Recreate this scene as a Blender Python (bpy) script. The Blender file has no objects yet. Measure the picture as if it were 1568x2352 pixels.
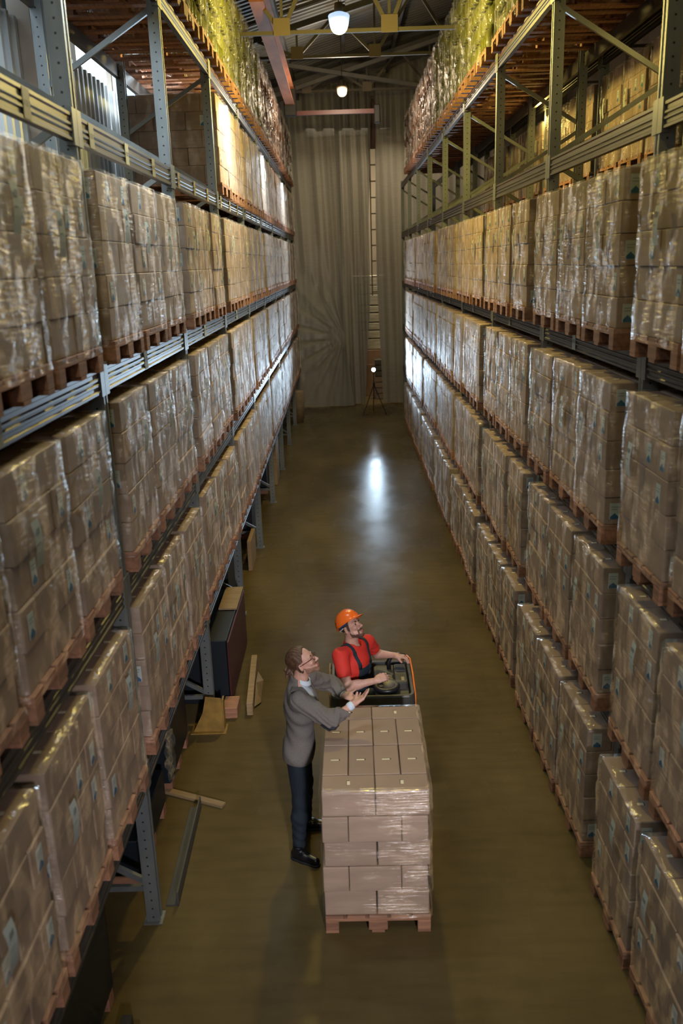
import bpy, bmesh, math, random
import numpy as np
from mathutils import Vector, Matrix
R = random.Random(7)
C = bpy.context.scene.collection
S = bpy.context.scene
PI = math.pi

# ------------------------------------------------------------------ camera, world, lights
cam = bpy.data.cameras.new('camera'); cam_o = bpy.data.objects.new('camera', cam); C.objects.link(cam_o)
cam.sensor_fit = 'VERTICAL'; cam.sensor_height = 36.0; cam.lens = 1970.5 / 2352 * 36.0
cam.clip_start = 0.05; cam.clip_end = 200
_r = (0.99952784, -0.02957176, -0.00834273); _d = (-2.4025e-04, -0.27903337, 0.96028138); _w = (0.03072511, 0.95982597, 0.27890872)
# columns: camera right, up, back expressed in world axes (X right, Y down the aisle, Z up)
cam_o.matrix_world = Matrix(((_r[0], -_r[1], -_r[2], 0.0), (_d[0], -_d[1], -_d[2], 0.0), (-_w[0], _w[1], _w[2], 4.7), (0, 0, 0, 1)))
cam.dof.use_dof = True; cam.dof.focus_distance = 10.0; cam.dof.aperture_fstop = 1.8
S.camera = cam_o
S.view_settings.view_transform = 'Standard'; S.view_settings.look = 'None'; S.view_settings.gamma = 1.0
S.view_settings.use_curve_mapping = False; S.view_settings.exposure = -0.12
cy = S.cycles
cy.max_bounces = 5; cy.diffuse_bounces = 2; cy.glossy_bounces = 2; cy.transmission_bounces = 2; cy.transparent_max_bounces = 8
cy.caustics_reflective = False; cy.caustics_refractive = False; cy.sample_clamp_indirect = 2.0; cy.sample_clamp_direct = 14.0
cy.use_denoising = True; cy.use_adaptive_sampling = True; cy.adaptive_threshold = 0.025; cy.adaptive_min_samples = 12
world = bpy.data.worlds.new('world'); S.world = world; world.use_nodes = True
world.node_tree.nodes['Background'].inputs[0].default_value = (0.30, 0.42, 0.46, 1)
world.node_tree.nodes['Background'].inputs[1].default_value = 0.05

def lamp(kind, loc, power, col, size=0.1, aim=None, spot=None, name='scene_light'):
    l = bpy.data.lights.new(name, kind); l.energy = power; l.color = col
    if kind == 'AREA': l.shape = 'RECTANGLE'; l.size = size[0]; l.size_y = size[1]
    else: l.shadow_soft_size = size
    if spot: l.spot_size = spot[0]; l.spot_blend = spot[1]
    o = bpy.data.objects.new(name, l); C.objects.link(o); o.location = loc
    if aim is not None: o.rotation_euler = (Vector(aim) - Vector(loc)).to_track_quat('-Z', 'Y').to_euler()
    return o
WARM = (1.0, 0.77, 0.19)
LAMP1 = (0.06, 12.0, 7.62); LAMP2 = (0.136, 22.0, 8.6)
# the high-bay lamp hanging over the aisle and its neighbour above the camera
lamp('POINT', (0.06, 11.98, 7.40), 700, WARM, 0.13)
lamp('POINT', (0.05, 1.6, 9.2), 170, WARM, 0.15)
lamp('POINT', (0.14, 21.9, 8.4), 260, (1.0, 0.80, 0.58), 0.13)  # added light at the unlit far lamp, brightens the curtain
# photographer's soft light beside the camera, looking down the aisle
lamp('AREA', (1.85, -5.0, 5.1), 27, (0.97, 0.92, 1.0), (0.5, 0.5), aim=(0.0, 6.2, 0.9)).data.spread = math.radians(30)
lamp('AREA', (0.6, -5.0, 5.6), 30, (1.0, 0.90, 0.90), (0.8, 0.8), aim=(0.0, 9.0, 3.0))
# flash on the tripod at the far end of the aisle, turned to the camera
lamp('SPOT', (0.92, 27.2, 1.42), 2300, (0.60, 0.80, 1.0), 0.12, aim=(0.1, 5.0, 13.6), spot=(1.5, 0.75))
# hall behind the curtain
lamp('AREA', (1.4, 31.0, 9.0), 380, (1.0, 0.86, 0.66), (5.0, 1.5), aim=(1.2, 32.5, 1.0))
for _y in (1.0, 6.2, 12.0, 17.5, 23.5):
    lamp('AREA', (-2.74, _y + 0.3, 7.4), 230, (0.74, 0.88, 1.0), (0.05, 4.8), aim=(-3.0, _y + 0.3, 6.9))  # added cool strips along the windows, to brighten the wall sheets
lamp('POINT', (3.16, 7.0, 6.75), 26, (1.0, 0.74, 0.20), 0.10)  # warm points added between the two right racks, lighting the rear loads
lamp('POINT', (3.16, 14.5, 6.75), 20, (1.0, 0.74, 0.20), 0.10)

# ------------------------------------------------------------------ helpers
def ord_(n): return ['zeroth', 'first', 'second', 'third', 'fourth', 'fifth', 'sixth', 'seventh', 'eighth', 'ninth', 'tenth', 'eleventh', 'twelfth'][n]
def mesh_from(name, vs, fs, mats=(), smooth=False, mi=None):
    me = bpy.data.meshes.new(name); me.from_pydata([tuple(map(float, v)) for v in vs], [], fs)
    for m in mats: me.materials.append(m)
    if mi: me.polygons.foreach_set('material_index', mi)
    if smooth: me.polygons.foreach_set('use_smooth', [True] * len(fs))
    me.update(); return me
class MB:
    def __init__(s): s.v = []; s.f = []; s.m = []
    def add(s, vs, fs, m=0):
        n = len(s.v); s.v += [tuple(v) for v in vs]; s.f += [tuple(i + n for i in f) for f in fs]; s.m += [m] * len(fs); return s
    def box(s, x0, x1, y0, y1, z0, z1, m=0, rot=None, c=None):
        vs = [(x, y, z) for z in (z0, z1) for y in (y0, y1) for x in (x0, x1)]
        if rot is not None:
            cc = Vector(c if c is not None else ((x0 + x1) / 2, (y0 + y1) / 2, (z0 + z1) / 2))
            vs = [tuple(rot @ (Vector(v) - cc) + cc) for v in vs]
        return s.add(vs, [(0, 2, 3, 1), (4, 5, 7, 6), (0, 1, 5, 4), (2, 6, 7, 3), (0, 4, 6, 2), (1, 3, 7, 5)], m)
    def cbox(s, x0, x1, y0, y1, z0, z1, b=0.004, m=0):
        # chamfered box
        vs = []; idx = {}
        X = (x0, x1); Y = (y0, y1); Z = (z0, z1)
        for i in (0, 1):
            for j in (0, 1):
                for k in (0, 1):
                    sx, sy, sz = (1, -1)[i] * b, (1, -1)[j] * b, (1, -1)[k] * b
                    for a, v in enumerate(((X[i], Y[j] + sy, Z[k] + sz), (X[i] + sx, Y[j], Z[k] + sz), (X[i] + sx, Y[j] + sy, Z[k]))):
                        idx[i, j, k, a] = len(vs); vs.append(v)
        fs = []
        for i in (0, 1):
            q = [idx[i, 0, 0, 0], idx[i, 0, 1, 0], idx[i, 1, 1, 0], idx[i, 1, 0, 0]]; fs.append(q if i == 0 else q[::-1])
            q = [idx[0, i, 0, 1], idx[1, i, 0, 1], idx[1, i, 1, 1], idx[0, i, 1, 1]]; fs.append(q if i == 0 else q[::-1])
            q = [idx[0, 0, i, 2], idx[0, 1, i, 2], idx[1, 1, i, 2], idx[1, 0, i, 2]]; fs.append(q if i == 0 else q[::-1])
        for i in (0, 1):
            for j in (0, 1):
                q = [idx[i, j, 0, 0], idx[i, j, 0, 1], idx[i, j, 1, 1], idx[i, j, 1, 0]]; fs.append(q if i != j else q[::-1])
                q = [idx[i, 0, j, 0], idx[i, 0, j, 2], idx[i, 1, j, 2], idx[i, 1, j, 0]]; fs.append(q[::-1] if i != j else q)
                q = [idx[0, i, j, 1], idx[0, i, j, 2], idx[1, i, j, 2], idx[1, i, j, 1]]; fs.append(q if i != j else q[::-1])
                for k in (0, 1):
                    q = [idx[i, j, k, 0], idx[i, j, k, 1], idx[i, j, k, 2]]; fs.append(q if (i + j + k) % 2 else q[::-1])
        return s.add(vs, fs, m)
    def tube(s, pts, r, n=8, m=0, cap=True):
        pts = [Vector(p) for p in pts]; rs = r if isinstance(r, (list, tuple)) else [r] * len(pts)
        rings = []; up = None
        for i, p in enumerate(pts):
            t = (pts[min(i + 1, len(pts) - 1)] - pts[max(i - 1, 0)]).normalized()
            if up is None: up = Vector((0, 0, 1)) if abs(t.z) < 0.9 else Vector((1, 0, 0))
            a = t.cross(up).normalized(); b = a.cross(t).normalized(); up = b
            rings.append([p + (a * math.cos(2 * PI * k / n) + b * math.sin(2 * PI * k / n)) * rs[i] for k in range(n)])
        vs = [v for g in rings for v in g]; fs = []
        for i in range(len(pts) - 1):
            for k in range(n):
                fs.append((i * n + k, (i + 1) * n + k, (i + 1) * n + (k + 1) % n, i * n + (k + 1) % n))
        if cap: fs.append(tuple(range(n))); fs.append(tuple(range((len(pts) - 1) * n, len(pts) * n))[::-1])
        return s.add(vs, fs, m)
    def lathe(s, prof, c=(0, 0, 0), n=16, m=0):
        vs = []; fs = []
        for (r, z) in prof:
            for k in range(n): vs.append((c[0] + r * math.cos(2 * PI * k / n), c[1] + r * math.sin(2 * PI * k / n), c[2] + z))
        for i in range(len(prof) - 1):
            for k in range(n): fs.append((i * n + k, i * n + (k + 1) % n, (i + 1) * n + (k + 1) % n, (i + 1) * n + k))
        return s.add(vs, fs, m)
    def extrude_y(s, prof, y0, y1, m=0):
        n = len(prof); vs = [(x, y0, z) for x, z in prof] + [(x, y1, z) for x, z in prof]
        fs = [(k, (k + 1) % n, n + (k + 1) % n, n + k) for k in range(n)] + [tuple(range(n))[::-1], tuple(range(n, 2 * n))]
        return s.add(vs, fs, m)
    def mesh(s, name, mats, smooth=False): return mesh_from(name, s.v, s.f, mats if isinstance(mats, (list, tuple)) else [mats], smooth, s.m)
def link(name, me, parent=None, loc=None, rot=None):
    o = bpy.data.objects.new(name, me); C.objects.link(o)
    if parent is not None: o.parent = parent
    if loc is not None: o.location = loc
    if rot is not None: o.rotation_euler = rot
    return o
def obj(name, mb, mats, parent=None, smooth=False, loc=None, rot=None, stuff=False, label=None):
    o = link(name, mb.mesh(name, mats, smooth), parent, loc, rot)
    if stuff: o['kind'] = 'stuff'
    if label: o['label'] = label
    return o
def tag(o, label, cat, group=None, kind=None):
    o['label'] = label; o['category'] = cat
    if group: o['group'] = group
    if kind: o['kind'] = kind
    return o
def thing(name, label, cat, loc=(0, 0, 0), rz=0, group=None):
    o = link(name, None, None, loc, (0, 0, rz)); return tag(o, label, cat, group)
def struct(name, mb, mats, parent=None, smooth=False):
    o = obj(name, mb, mats, parent, smooth)
    if parent is None: o['kind'] = 'structure'
    return o
KIDS = {}
def kid(parent, o): KIDS.setdefault(parent.name, []).append(o); return o
def copy_tree(o, parent=None, kids=None):
    c = o.copy(); C.objects.link(c)
    if parent is not None: c.parent = parent
    for ch in (kids if kids is not None else CH.get(o.name, [])): copy_tree(ch, c)
    return c
CH = {}
def index_children():
    CH.clear()
    for o in bpy.data.objects:
        if o.parent: CH.setdefault(o.parent.name, []).append(o)

# ------------------------------------------------------------------ materials
def mat(name, col=(0.5, 0.5, 0.5), rough=0.6, metal=0.0, noise=None, bump=None, rand=0.0, spec=None, emit=None, coat=0.0):
    """noise = (scale xyz, second colour, contrast lo, hi); bump = (scale xyz, strength, distance)"""
    m = bpy.data.materials.new(name); m.use_nodes = True; nt = m.node_tree; N = nt.nodes; L = nt.links
    p = N['Principled BSDF']; p.inputs['Base Color'].default_value = (*col, 1); p.inputs['Roughness'].default_value = rough
    p.inputs['Metallic'].default_value = metal; p.inputs['Coat Weight'].default_value = coat; p.inputs['Coat Roughness'].default_value = 0.12
    if spec is not None: p.inputs['Specular IOR Level'].default_value = spec
    if emit: p.inputs['Emission Color'].default_value = (*emit[0], 1); p.inputs['Emission Strength'].default_value = emit[1]
    tc = N.new('ShaderNodeTexCoord')
    def noise_node(scale, detail=3.0):
        mp = N.new('ShaderNodeMapping'); mp.inputs['Scale'].default_value = scale; L.new(tc.outputs['Object'], mp.inputs[0])
        n = N.new('ShaderNodeTexNoise'); n.inputs['Scale'].default_value = 1.0; n.inputs['Detail'].default_value = detail; L.new(mp.outputs[0], n.inputs['Vector']); return n
    out = None
    if noise:
        n = noise_node(noise[0]); cr = N.new('ShaderNodeMapRange'); cr.inputs[1].default_value = noise[2]; cr.inputs[2].default_value = noise[3]
        L.new(n.outputs['Fac'], cr.inputs[0]); mx = N.new('ShaderNodeMix'); mx.data_type = 'RGBA'
        mx.inputs[6].default_value = (*col, 1); mx.inputs[7].default_value = (*noise[1], 1); L.new(cr.outputs[0], mx.inputs[0]); out = mx.outputs[2]
    if rand:
        oi = N.new('ShaderNodeObjectInfo'); hs = N.new('ShaderNodeHueSaturation'); mr = N.new('ShaderNodeMapRange')
        mr.inputs[3].default_value = 1 - rand; mr.inputs[4].default_value = 1 + rand; L.new(oi.outputs['Random'], mr.inputs[0]); L.new(mr.outputs[0], hs.inputs['Value'])
        if out: L.new(out, hs.inputs['Color'])
        else: hs.inputs['Color'].default_value = (*col, 1)
        out = hs.outputs[0]
    if out: L.new(out, p.inputs['Base Color'])
    if bump:
        n = noise_node(bump[0], 4.0); b = N.new('ShaderNodeBump'); b.inputs['Strength'].default_value = bump[1]; b.inputs['Distance'].default_value = bump[2]
        L.new(n.outputs['Fac'], b.inputs['Height']); L.new(b.outputs[0], p.inputs['Normal'])
    return m
def film_mat(name, sx=(6, 6, 48), haze=(0.60, 0.62, 0.58), base=0.03, hz=0.04, bump_d=0.020, rough=0.12, blot=(9, 9, 4.0), glint_skew=False):
    """clear stretch film: see-through, with a thin haze, fresnel gloss and fine stretched creases"""
    m = bpy.data.materials.new(name); m.use_nodes = True; nt = m.node_tree; N = nt.nodes; L = nt.links; N.clear()
    out = N.new('ShaderNodeOutputMaterial'); tc = N.new('ShaderNodeTexCoord'); oi = N.new('ShaderNodeObjectInfo')
    off = N.new('ShaderNodeVectorMath'); off.operation = 'SCALE'; off.inputs[0].default_value = (17, 9, 13); L.new(oi.outputs['Random'], off.inputs['Scale'])
    ad = N.new('ShaderNodeVectorMath'); ad.operation = 'ADD'; L.new(tc.outputs['Object'], ad.inputs[0]); L.new(off.outputs[0], ad.inputs[1])
    def nz(sc, det, rot=(0, 0, 0), dist=0.0):
        mp = N.new('ShaderNodeMapping'); mp.inputs['Scale'].default_value = sc; mp.inputs['Rotation'].default_value = rot; L.new(ad.outputs[0], mp.inputs[0])
        n = N.new('ShaderNodeTexNoise'); n.inputs['Scale'].default_value = 1; n.inputs['Detail'].default_value = det; n.inputs['Distortion'].default_value = dist
        L.new(mp.outputs[0], n.inputs['Vector']); return n
    n1 = nz(sx, 4.0, (0.06, 0.05, 0), 0.6); n2 = nz(blot, 2.5, (0.1, 0.08, 0)); n3 = nz((9, 9, 9), 2.0)
    b1 = N.new('ShaderNodeBump'); b1.inputs['Strength'].default_value = 1; b1.inputs['Distance'].default_value = bump_d; L.new(n1.outputs[0], b1.inputs['Height'])
    b2 = N.new('ShaderNodeBump'); b2.inputs['Strength'].default_value = 1; b2.inputs['Distance'].default_value = 0.007; L.new(n3.outputs[0], b2.inputs['Height']); L.new(b1.outputs[0], b2.inputs['Normal'])
    lw = N.new('ShaderNodeLayerWeight'); lw.inputs['Blend'].default_value = 0.35; L.new(b2.outputs[0], lw.inputs['Normal'])
    mk = N.new('ShaderNodeMapRange'); mk.inputs[1].default_value = 0.45; mk.inputs[2].default_value = 0.66; mk.inputs[3].default_value = 0.08; mk.inputs[4].default_value = 4.6; L.new(n2.outputs[0], mk.inputs[0])
    f = N.new('ShaderNodeMath'); f.operation = 'MULTIPLY_ADD'; f.inputs[1].default_value = 0.55; f.inputs[2].default_value = base; L.new(lw.outputs['Fresnel'], f.inputs[0])
    f2 = N.new('ShaderNodeMath'); f2.operation = 'MULTIPLY'; f2.use_clamp = True; L.new(f.outputs[0], f2.inputs[0]); L.new(mk.outputs[0], f2.inputs[1])
    if glint_skew:  # gloss painted stronger towards the right, so the glints gather there
        sp = N.new('ShaderNodeSeparateXYZ'); L.new(tc.outputs['Object'], sp.inputs[0]); sk = N.new('ShaderNodeMapRange'); sk.inputs[1].default_value = -0.12; sk.inputs[2].default_value = 0.16; sk.inputs[3].default_value = 0.18; sk.inputs[4].default_value = 4.0
        L.new(sp.outputs[0], sk.inputs[0]); f3 = N.new('ShaderNodeMath'); f3.operation = 'MULTIPLY'; L.new(mk.outputs[0], f3.inputs[0]); L.new(sk.outputs[0], f3.inputs[1]); L.new(f3.outputs[0], f2.inputs[1])
    g = N.new('ShaderNodeBsdfGlossy'); g.inputs['Roughness'].default_value = rough;  L.new(b2.outputs[0], g.inputs['Normal'])
    t = N.new('ShaderNodeBsdfTransparent'); d = N.new('ShaderNodeBsdfDiffuse'); d.inputs['Color'].default_value = (*haze, 1)
    m1 = N.new('ShaderNodeMixShader'); m1.inputs[0].default_value = hz; L.new(t.outputs[0], m1.inputs[1]); L.new(d.outputs[0], m1.inputs[2])
    L.new(f2.outputs[0], g.inputs['Color']); m2 = N.new('ShaderNodeAddShader'); L.new(m1.outputs[0], m2.inputs[0]); L.new(g.outputs[0], m2.inputs[1]); L.new(m2.outputs[0], out.inputs['Surface'])
    return m
M = {}
M['card'] = mat('cardboard', (0.34, 0.240, 0.172), 0.75, noise=((3, 3, 14), (0.27, 0.188, 0.132), 0.35, 0.7), rand=0.10, bump=((4, 4, 120), 0.12, 0.002))
M['card_dark'] = mat('cardboard_slot', (0.06, 0.045, 0.03), 0.9)
M['flap'] = mat('pale_flap', (0.75, 0.66, 0.45), 0.8)
M['film'] = film_mat('stretch_film')
M['film_bottle'] = film_mat('loose_film', (14, 14, 9), base=0.10, hz=0.05, bump_d=0.06, rough=0.12)
M['wood'] = mat('pallet_wood', (0.40, 0.195, 0.110), 0.8, noise=((3, 30, 30), (0.23, 0.115, 0.068), 0.35, 0.7), rand=0.28)
M['wood_pale'] = mat('pale_wood', (0.34, 0.235, 0.12), 0.8, noise=((3, 20, 20), (0.25, 0.165, 0.085), 0.35, 0.7), rand=0.2)
M['paper'] = mat('white_paper', (0.46, 0.52, 0.50), 0.7)
M['blue'] = mat('blue_print', (0.015, 0.11, 0.22), 0.7)
M['grey_print'] = mat('grey_print', (0.25, 0.28, 0.28), 0.7)
M['tag_yellow'] = mat('yellow_tag', (0.36, 0.30, 0.15), 0.6)
M['ink'] = mat('ink', (0.05, 0.05, 0.05), 0.6)
M['beam'] = mat('shelf_beam_steel', (0.080, 0.074, 0.066), 0.42, metal=0.3, noise=((20, 1.2, 20), (0.048, 0.044, 0.040), 0.3, 0.75), bump=((30, 3, 30), 0.15, 0.002))
M['beam_red'] = mat('red_beam_edge', (0.20, 0.03, 0.04), 0.6)
M['brace'] = mat('brace_steel', (0.24, 0.26, 0.25), 0.45, metal=0.5, noise=((6, 6, 6), (0.17, 0.18, 0.18), 0.3, 0.7))
def post_mat():
    m = mat('galvanised_post', (0.25, 0.275, 0.275), 0.45, metal=0.5, noise=((9, 9, 3), (0.17, 0.19, 0.195), 0.3, 0.75)); nt = m.node_tree; N = nt.nodes; L = nt.links
    p = N['Principled BSDF']; src = p.inputs['Base Color'].links[0].from_socket
    tc = N.new('ShaderNodeTexCoord'); sp = N.new('ShaderNodeSeparateXYZ'); L.new(tc.outputs['Object'], sp.inputs[0])
    def mt(op, a, b=None):
        n = N.new('ShaderNodeMath'); n.operation = op
        for i, q in enumerate((a, b)):
            if q is None: continue
            if isinstance(q, (int, float)): n.inputs[i].default_value = q
            else: L.new(q, n.inputs[i])
        return n.outputs[0]
    z = mt('SUBTRACT', mt('FRACT', mt('DIVIDE', sp.outputs[2], 0.075)), 0.5); z = mt('MULTIPLY', z, 0.075)
    lat = mt('MINIMUM', mt('ABSOLUTE', sp.outputs[0]), mt('ABSOLUTE', sp.outputs[1]))
    dd = mt('SQRT', mt('ADD', mt('MULTIPLY', z, z), mt('MULTIPLY', lat, lat))); hole = mt('LESS_THAN', dd, 0.0075)
    mx = N.new('ShaderNodeMix'); mx.data_type = 'RGBA'; L.new(hole, mx.inputs[0]); L.new(src, mx.inputs[6]); mx.inputs[7].default_value = (0.01, 0.012, 0.012, 1)
    L.new(mx.outputs[2], p.inputs['Base Color']); mt2 = mt('MULTIPLY', mt('SUBTRACT', 1.0, hole), 0.5); L.new(mt2, p.inputs['Metallic']); return m
M['post'] = post_mat()
M['orange_steel'] = mat('rust_orange_steel', (0.42, 0.15, 0.045), 0.6, noise=((4, 1, 4), (0.28, 0.08, 0.03), 0.35, 0.65))
M['dark_steel'] = mat('dark_steel', (0.055, 0.055, 0.05), 0.6, noise=((3, 3, 3), (0.09, 0.08, 0.065), 0.35, 0.7))
M['truss'] = mat('truss_paint', (0.085, 0.07, 0.05), 0.6, noise=((2, 2, 2), (0.10, 0.09, 0.07), 0.35, 0.7))
M['gusset'] = mat('gusset_plate', (0.15, 0.115, 0.078), 0.6)
M['maroon'] = mat('maroon_paint', (0.07, 0.016, 0.016), 0.5)
M['navy'] = mat('dark_blue_crate', (0.005, 0.010, 0.016), 0.5)
M['black'] = mat('black_plastic', (0.012, 0.012, 0.014), 0.4)
M['orange'] = mat('orange_paint', (0.85, 0.20, 0.03), 0.35)
M['yellow'] = mat('worn_yellow_paint', (0.36, 0.21, 0.04), 0.6, noise=((9, 9, 9), (0.24, 0.14, 0.03), 0.4, 0.65))

# ------------------------------------------------------------------ building shell
def floor_mat():
    m = mat('concrete_floor', (0.165, 0.130, 0.085), 0.4, bump=((1.3, 1.3, 1.3), 0.06, 0.01), spec=0.03); nt = m.node_tree; N = nt.nodes; L = nt.links; p = N['Principled BSDF']
    tc = N.new('ShaderNodeTexCoord')
    def nz(sc, det=5.0):
        mp = N.new('ShaderNodeMapping'); mp.inputs['Scale'].default_value = sc; L.new(tc.outputs['Object'], mp.inputs[0]); n = N.new('ShaderNodeTexNoise')
        n.inputs['Scale'].default_value = 1; n.inputs['Detail'].default_value = det; L.new(mp.outputs[0], n.inputs['Vector']); return n.outputs[0]
    def mr(a, lo, hi, o0, o1):
        n = N.new('ShaderNodeMapRange'); n.inputs[1].default_value = lo; n.inputs[2].default_value = hi; n.inputs[3].default_value = o0; n.inputs[4].default_value = o1; L.new(a, n.inputs[0]); return n.outputs[0]
    mx = N.new('ShaderNodeMix'); mx.data_type = 'RGBA'; L.new(mr(nz((0.9, 0.45, 1)), 0.35, 0.68, 0, 1), mx.inputs[0]); mx.inputs[6].default_value = (0.095, 0.069, 0.028, 1); mx.inputs[7].default_value = (0.158, 0.116, 0.047, 1)
    m2 = N.new('ShaderNodeMix'); m2.data_type = 'RGBA'; m2.blend_type = 'MULTIPLY'; m2.inputs[0].default_value = 1; L.new(mx.outputs[2], m2.inputs[6])
    st = mr(nz((2.2, 11, 1), 3), 0.30, 0.60, 0.84, 1.0); L.new(st, m2.inputs[7])
    m3 = N.new('ShaderNodeMix'); m3.data_type = 'RGBA'; L.new(mr(nz((34, 40, 1), 2), 0.73, 0.80, 0, 0.5), m3.inputs[0]); L.new(m2.outputs[2], m3.inputs[6]); m3.inputs[7].default_value = (0.17, 0.14, 0.09, 1)
    L.new(m3.outputs[2], p.inputs['Base Color']); L.new(mr(nz((1.5, 0.8, 1)), 0.3, 0.7, 0.20, 0.32), p.inputs['Roughness']); return m
M['floor'] = floor_mat()
struct('floor', MB().box(-9, 12, -8, 36, -0.2, 0), M['floor'])
M['wall_paint'] = mat('pale_plaster', (0.50, 0.42, 0.34), 0.85, noise=((1.5, 1.5, 1.5), (0.34, 0.27, 0.21), 0.35, 0.7))
M['sheet'] = mat('corrugated_sheet', (0.62, 0.66, 0.66), 0.5, metal=0.3, noise=((2, 2, 0.6), (0.36, 0.38, 0.37), 0.3, 0.7))
M['roof_sheet'] = mat('corrugated_roof', (0.17, 0.165, 0.14), 0.55, metal=0.2, noise=((0.6, 0.6, 0.6), (0.09, 0.085, 0.07), 0.3, 0.7))
WX = -2.92
wl = struct('wall_left', MB().box(WX - 0.35, WX - 0.12, -8, 36, 0, 7.0).box(WX - 0.35, WX - 0.12, -8, 36, 7.38, 9.4), M['wall_paint'])
def roofz(x): return 10.1 + 0.27 * x
P0 = [3.2, 8.95, 14.7, 20.4, 26.2, 32.0]
for i, y in enumerate(P0):
    obj('pillar', MB().cbox(WX - 0.12, WX + 0.10, y, y + 0.62, 0, 9.2, 0.01), M['wall_paint'], wl)
for i in range(-1, len(P0) - 1):
    ya = (P0[i] + 0.62) if i >= 0 else -2.0; yb = P0[i + 1]
    n = int((yb - ya) / 0.19); mb = MB(); vs = []; fs = []
    w = (yb - ya) / n
    for k in range(n):
        for q, dx in ((0, 0.0), (0.32, 0.0), (0.5, 0.045), (0.82, 0.045)): vs += [(WX - 0.07 + dx, ya + (k + q) * w, 0.02), (WX - 0.07 + dx, ya + (k + q) * w, 6.98)]
    vs += [(WX - 0.07, yb, 0.02), (WX - 0.07, yb, 6.98)]
    for k in range(len(vs) // 2 - 1): fs.append((2 * k, 2 * k + 1, 2 * k + 3, 2 * k + 2))
    mb.add(vs, fs); obj('wall_panel', mb, M['sheet'], wl)
M['daylight'] = mat('daylight_glass', (0.8, 0.9, 1.0), 0.3, emit=((0.62, 0.82, 1.0), 1.5))
for i in range(-1, len(P0) - 1):
    ya = (P0[i] + 0.62) if i >= 0 else -2.0; yb = P0[i + 1]
    w = MB().box(WX - 0.25, WX - 0.22, ya, yb, 7.02, 7.36); o = struct('window_%d' % (i + 2), w, M['daylight'])
    n = 3
    for k in range(n + 1):
        y = ya + (yb - ya) * k / n; obj('mullion', MB().box(WX - 0.22, WX - 0.16, y - 0.03, y + 0.03, 7.02, 7.36), M['wall_paint'], o)
struct('wall_right', MB().box(8.6, 8.8, -8, 36, 0, 12.6), M['wall_paint'])
struct('wall_front', MB().box(-3.3, 8.8, -8.2, -8.0, 0, 12.6), M['wall_paint'])
M['back_wall'] = mat('back_hall_wall', (0.42, 0.35, 0.25), 0.8, noise=((0.7, 0.7, 0.7), (0.30, 0.25, 0.18), 0.35, 0.7))
struct('wall_back', MB().box(-3.3, 8.8, 35.0, 35.2, 0, 12.6), M['back_wall'])
# roof: corrugated sheet rising to the right, ribs run up the slope
vs = []; fs = []; n = 0
y = -8.0
while y < 35.2:
    for q, dz in ((0, 0.0), (0.1, 0.0), (0.14, 0.045), (0.2, 0.045)): vs += [(-3.3, y + q, roofz(-3.3) + dz), (8.8, y + q, roofz(8.8) + dz)]
    y += 0.24
for k in range(len(vs) // 2 - 1): fs.append((2 * k, 2 * k + 1, 2 * k + 3, 2 * k + 2))
ceil_o = struct('ceiling', MB().add(vs, fs), M['roof_sheet'])
for x in (-2.6, -1.2, 0.2, 1.6, 3.0, 4.4, 5.8, 7.2):
    obj('purlin', MB().box(x - 0.04, x + 0.04, -8, 35, roofz(x) - 0.2, roofz(x) - 0.02), M['dark_steel'], ceil_o)
# ------------------------------------------------------------------ roof trusses, crane girder, lamps
def bar(mb, a, b, w=0.05, h=0.05, m=0):
    a = Vector(a); b = Vector(b); d = b - a; q = d.to_track_quat('X', 'Z').to_matrix(); L_ = d.length; c = (a + b) / 2
    return mb.box(c.x - L_ / 2, c.x + L_ / 2, c.y - w / 2, c.y + w / 2, c.z - h / 2, c.z + h / 2, m, rot=q, c=c)
def truss(y, zc, label, full=True):
    t = thing('roof_truss', label, 'truss', (0, y, 0), 0, 'roof trusses across the aisle')
    obj('bottom_chord', bar(MB(), (-3.0, 0, zc), (8.4, 0, zc), 0.06, 0.055), M['truss'], t)
    obj('top_chord', bar(MB(), (-3.0, 0, roofz(-3.0) - 0.28), (8.4, 0, roofz(8.4) - 0.28), 0.10, 0.12), M['dark_steel'], t)
    nodes = [-2.6, -0.82, 0.86, 2.6, 4.4, 6.2]
    mids = [(-1.7), 0.02, 1.75, 3.5, 5.3, 7.2]
    for i, x in enumerate(nodes):
        obj('gusset_plate', MB().box(x - 0.13, x + 0.13, -0.06, -0.046, zc - 0.05, zc + 0.2), M['gusset'], t)
        obj('web_member', bar(MB(), (x, 0, zc), (mids[i], 0, roofz(mids[i]) - 0.3), 0.05, 0.06), M['truss'], t)
        if i: obj('web_member', bar(MB(), (x, 0, zc), (mids[i - 1], 0, roofz(mids[i - 1]) - 0.3), 0.05, 0.06), M['truss'], t)
        obj('web_member', bar(MB(), (x, 0.03, zc), (x, 0.03, roofz(x) - 0.3), 0.045, 0.045), M['dark_steel'], t)
    return t
truss(15.0, 8.66 - 0.5 + 0.02, 'steel roof truss directly behind the lit lamp with pale gusset plates')
truss(20.6, 9.0, 'middle dark steel roof truss behind the first lit one')
truss(26.2, 9.3, 'farthest dark steel roof truss just in front of the curtain top')
t = thing('cross_bracing', 'dark diagonal steel brace bars crossing below the roof at the far end', 'brace', (0, 24.0, 0))
obj('brace_bar', bar(MB(), (-1.6, 0, 9.6), (2.9, 0.6, 8.95), 0.09, 0.09), M['dark_steel'], t)
obj('brace_bar', bar(MB(), (-1.6, 0.6, 8.95), (2.9, 0, 10.1), 0.09, 0.09), M['dark_steel'], t)
g = thing('crane_girder', 'long rust orange steel crane girder under the roof above the left rack', 'girder', (-1.16, 0, 8.5))
obj('web_plate', MB().box(-0.02, 0.02, 6, 23.3, 0.03, 0.37), M['orange_steel'], g)
obj('bottom_flange', MB().box(-0.11, 0.11, 6, 23.3, 0.0, 0.03), M['orange_steel'], g)
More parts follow.
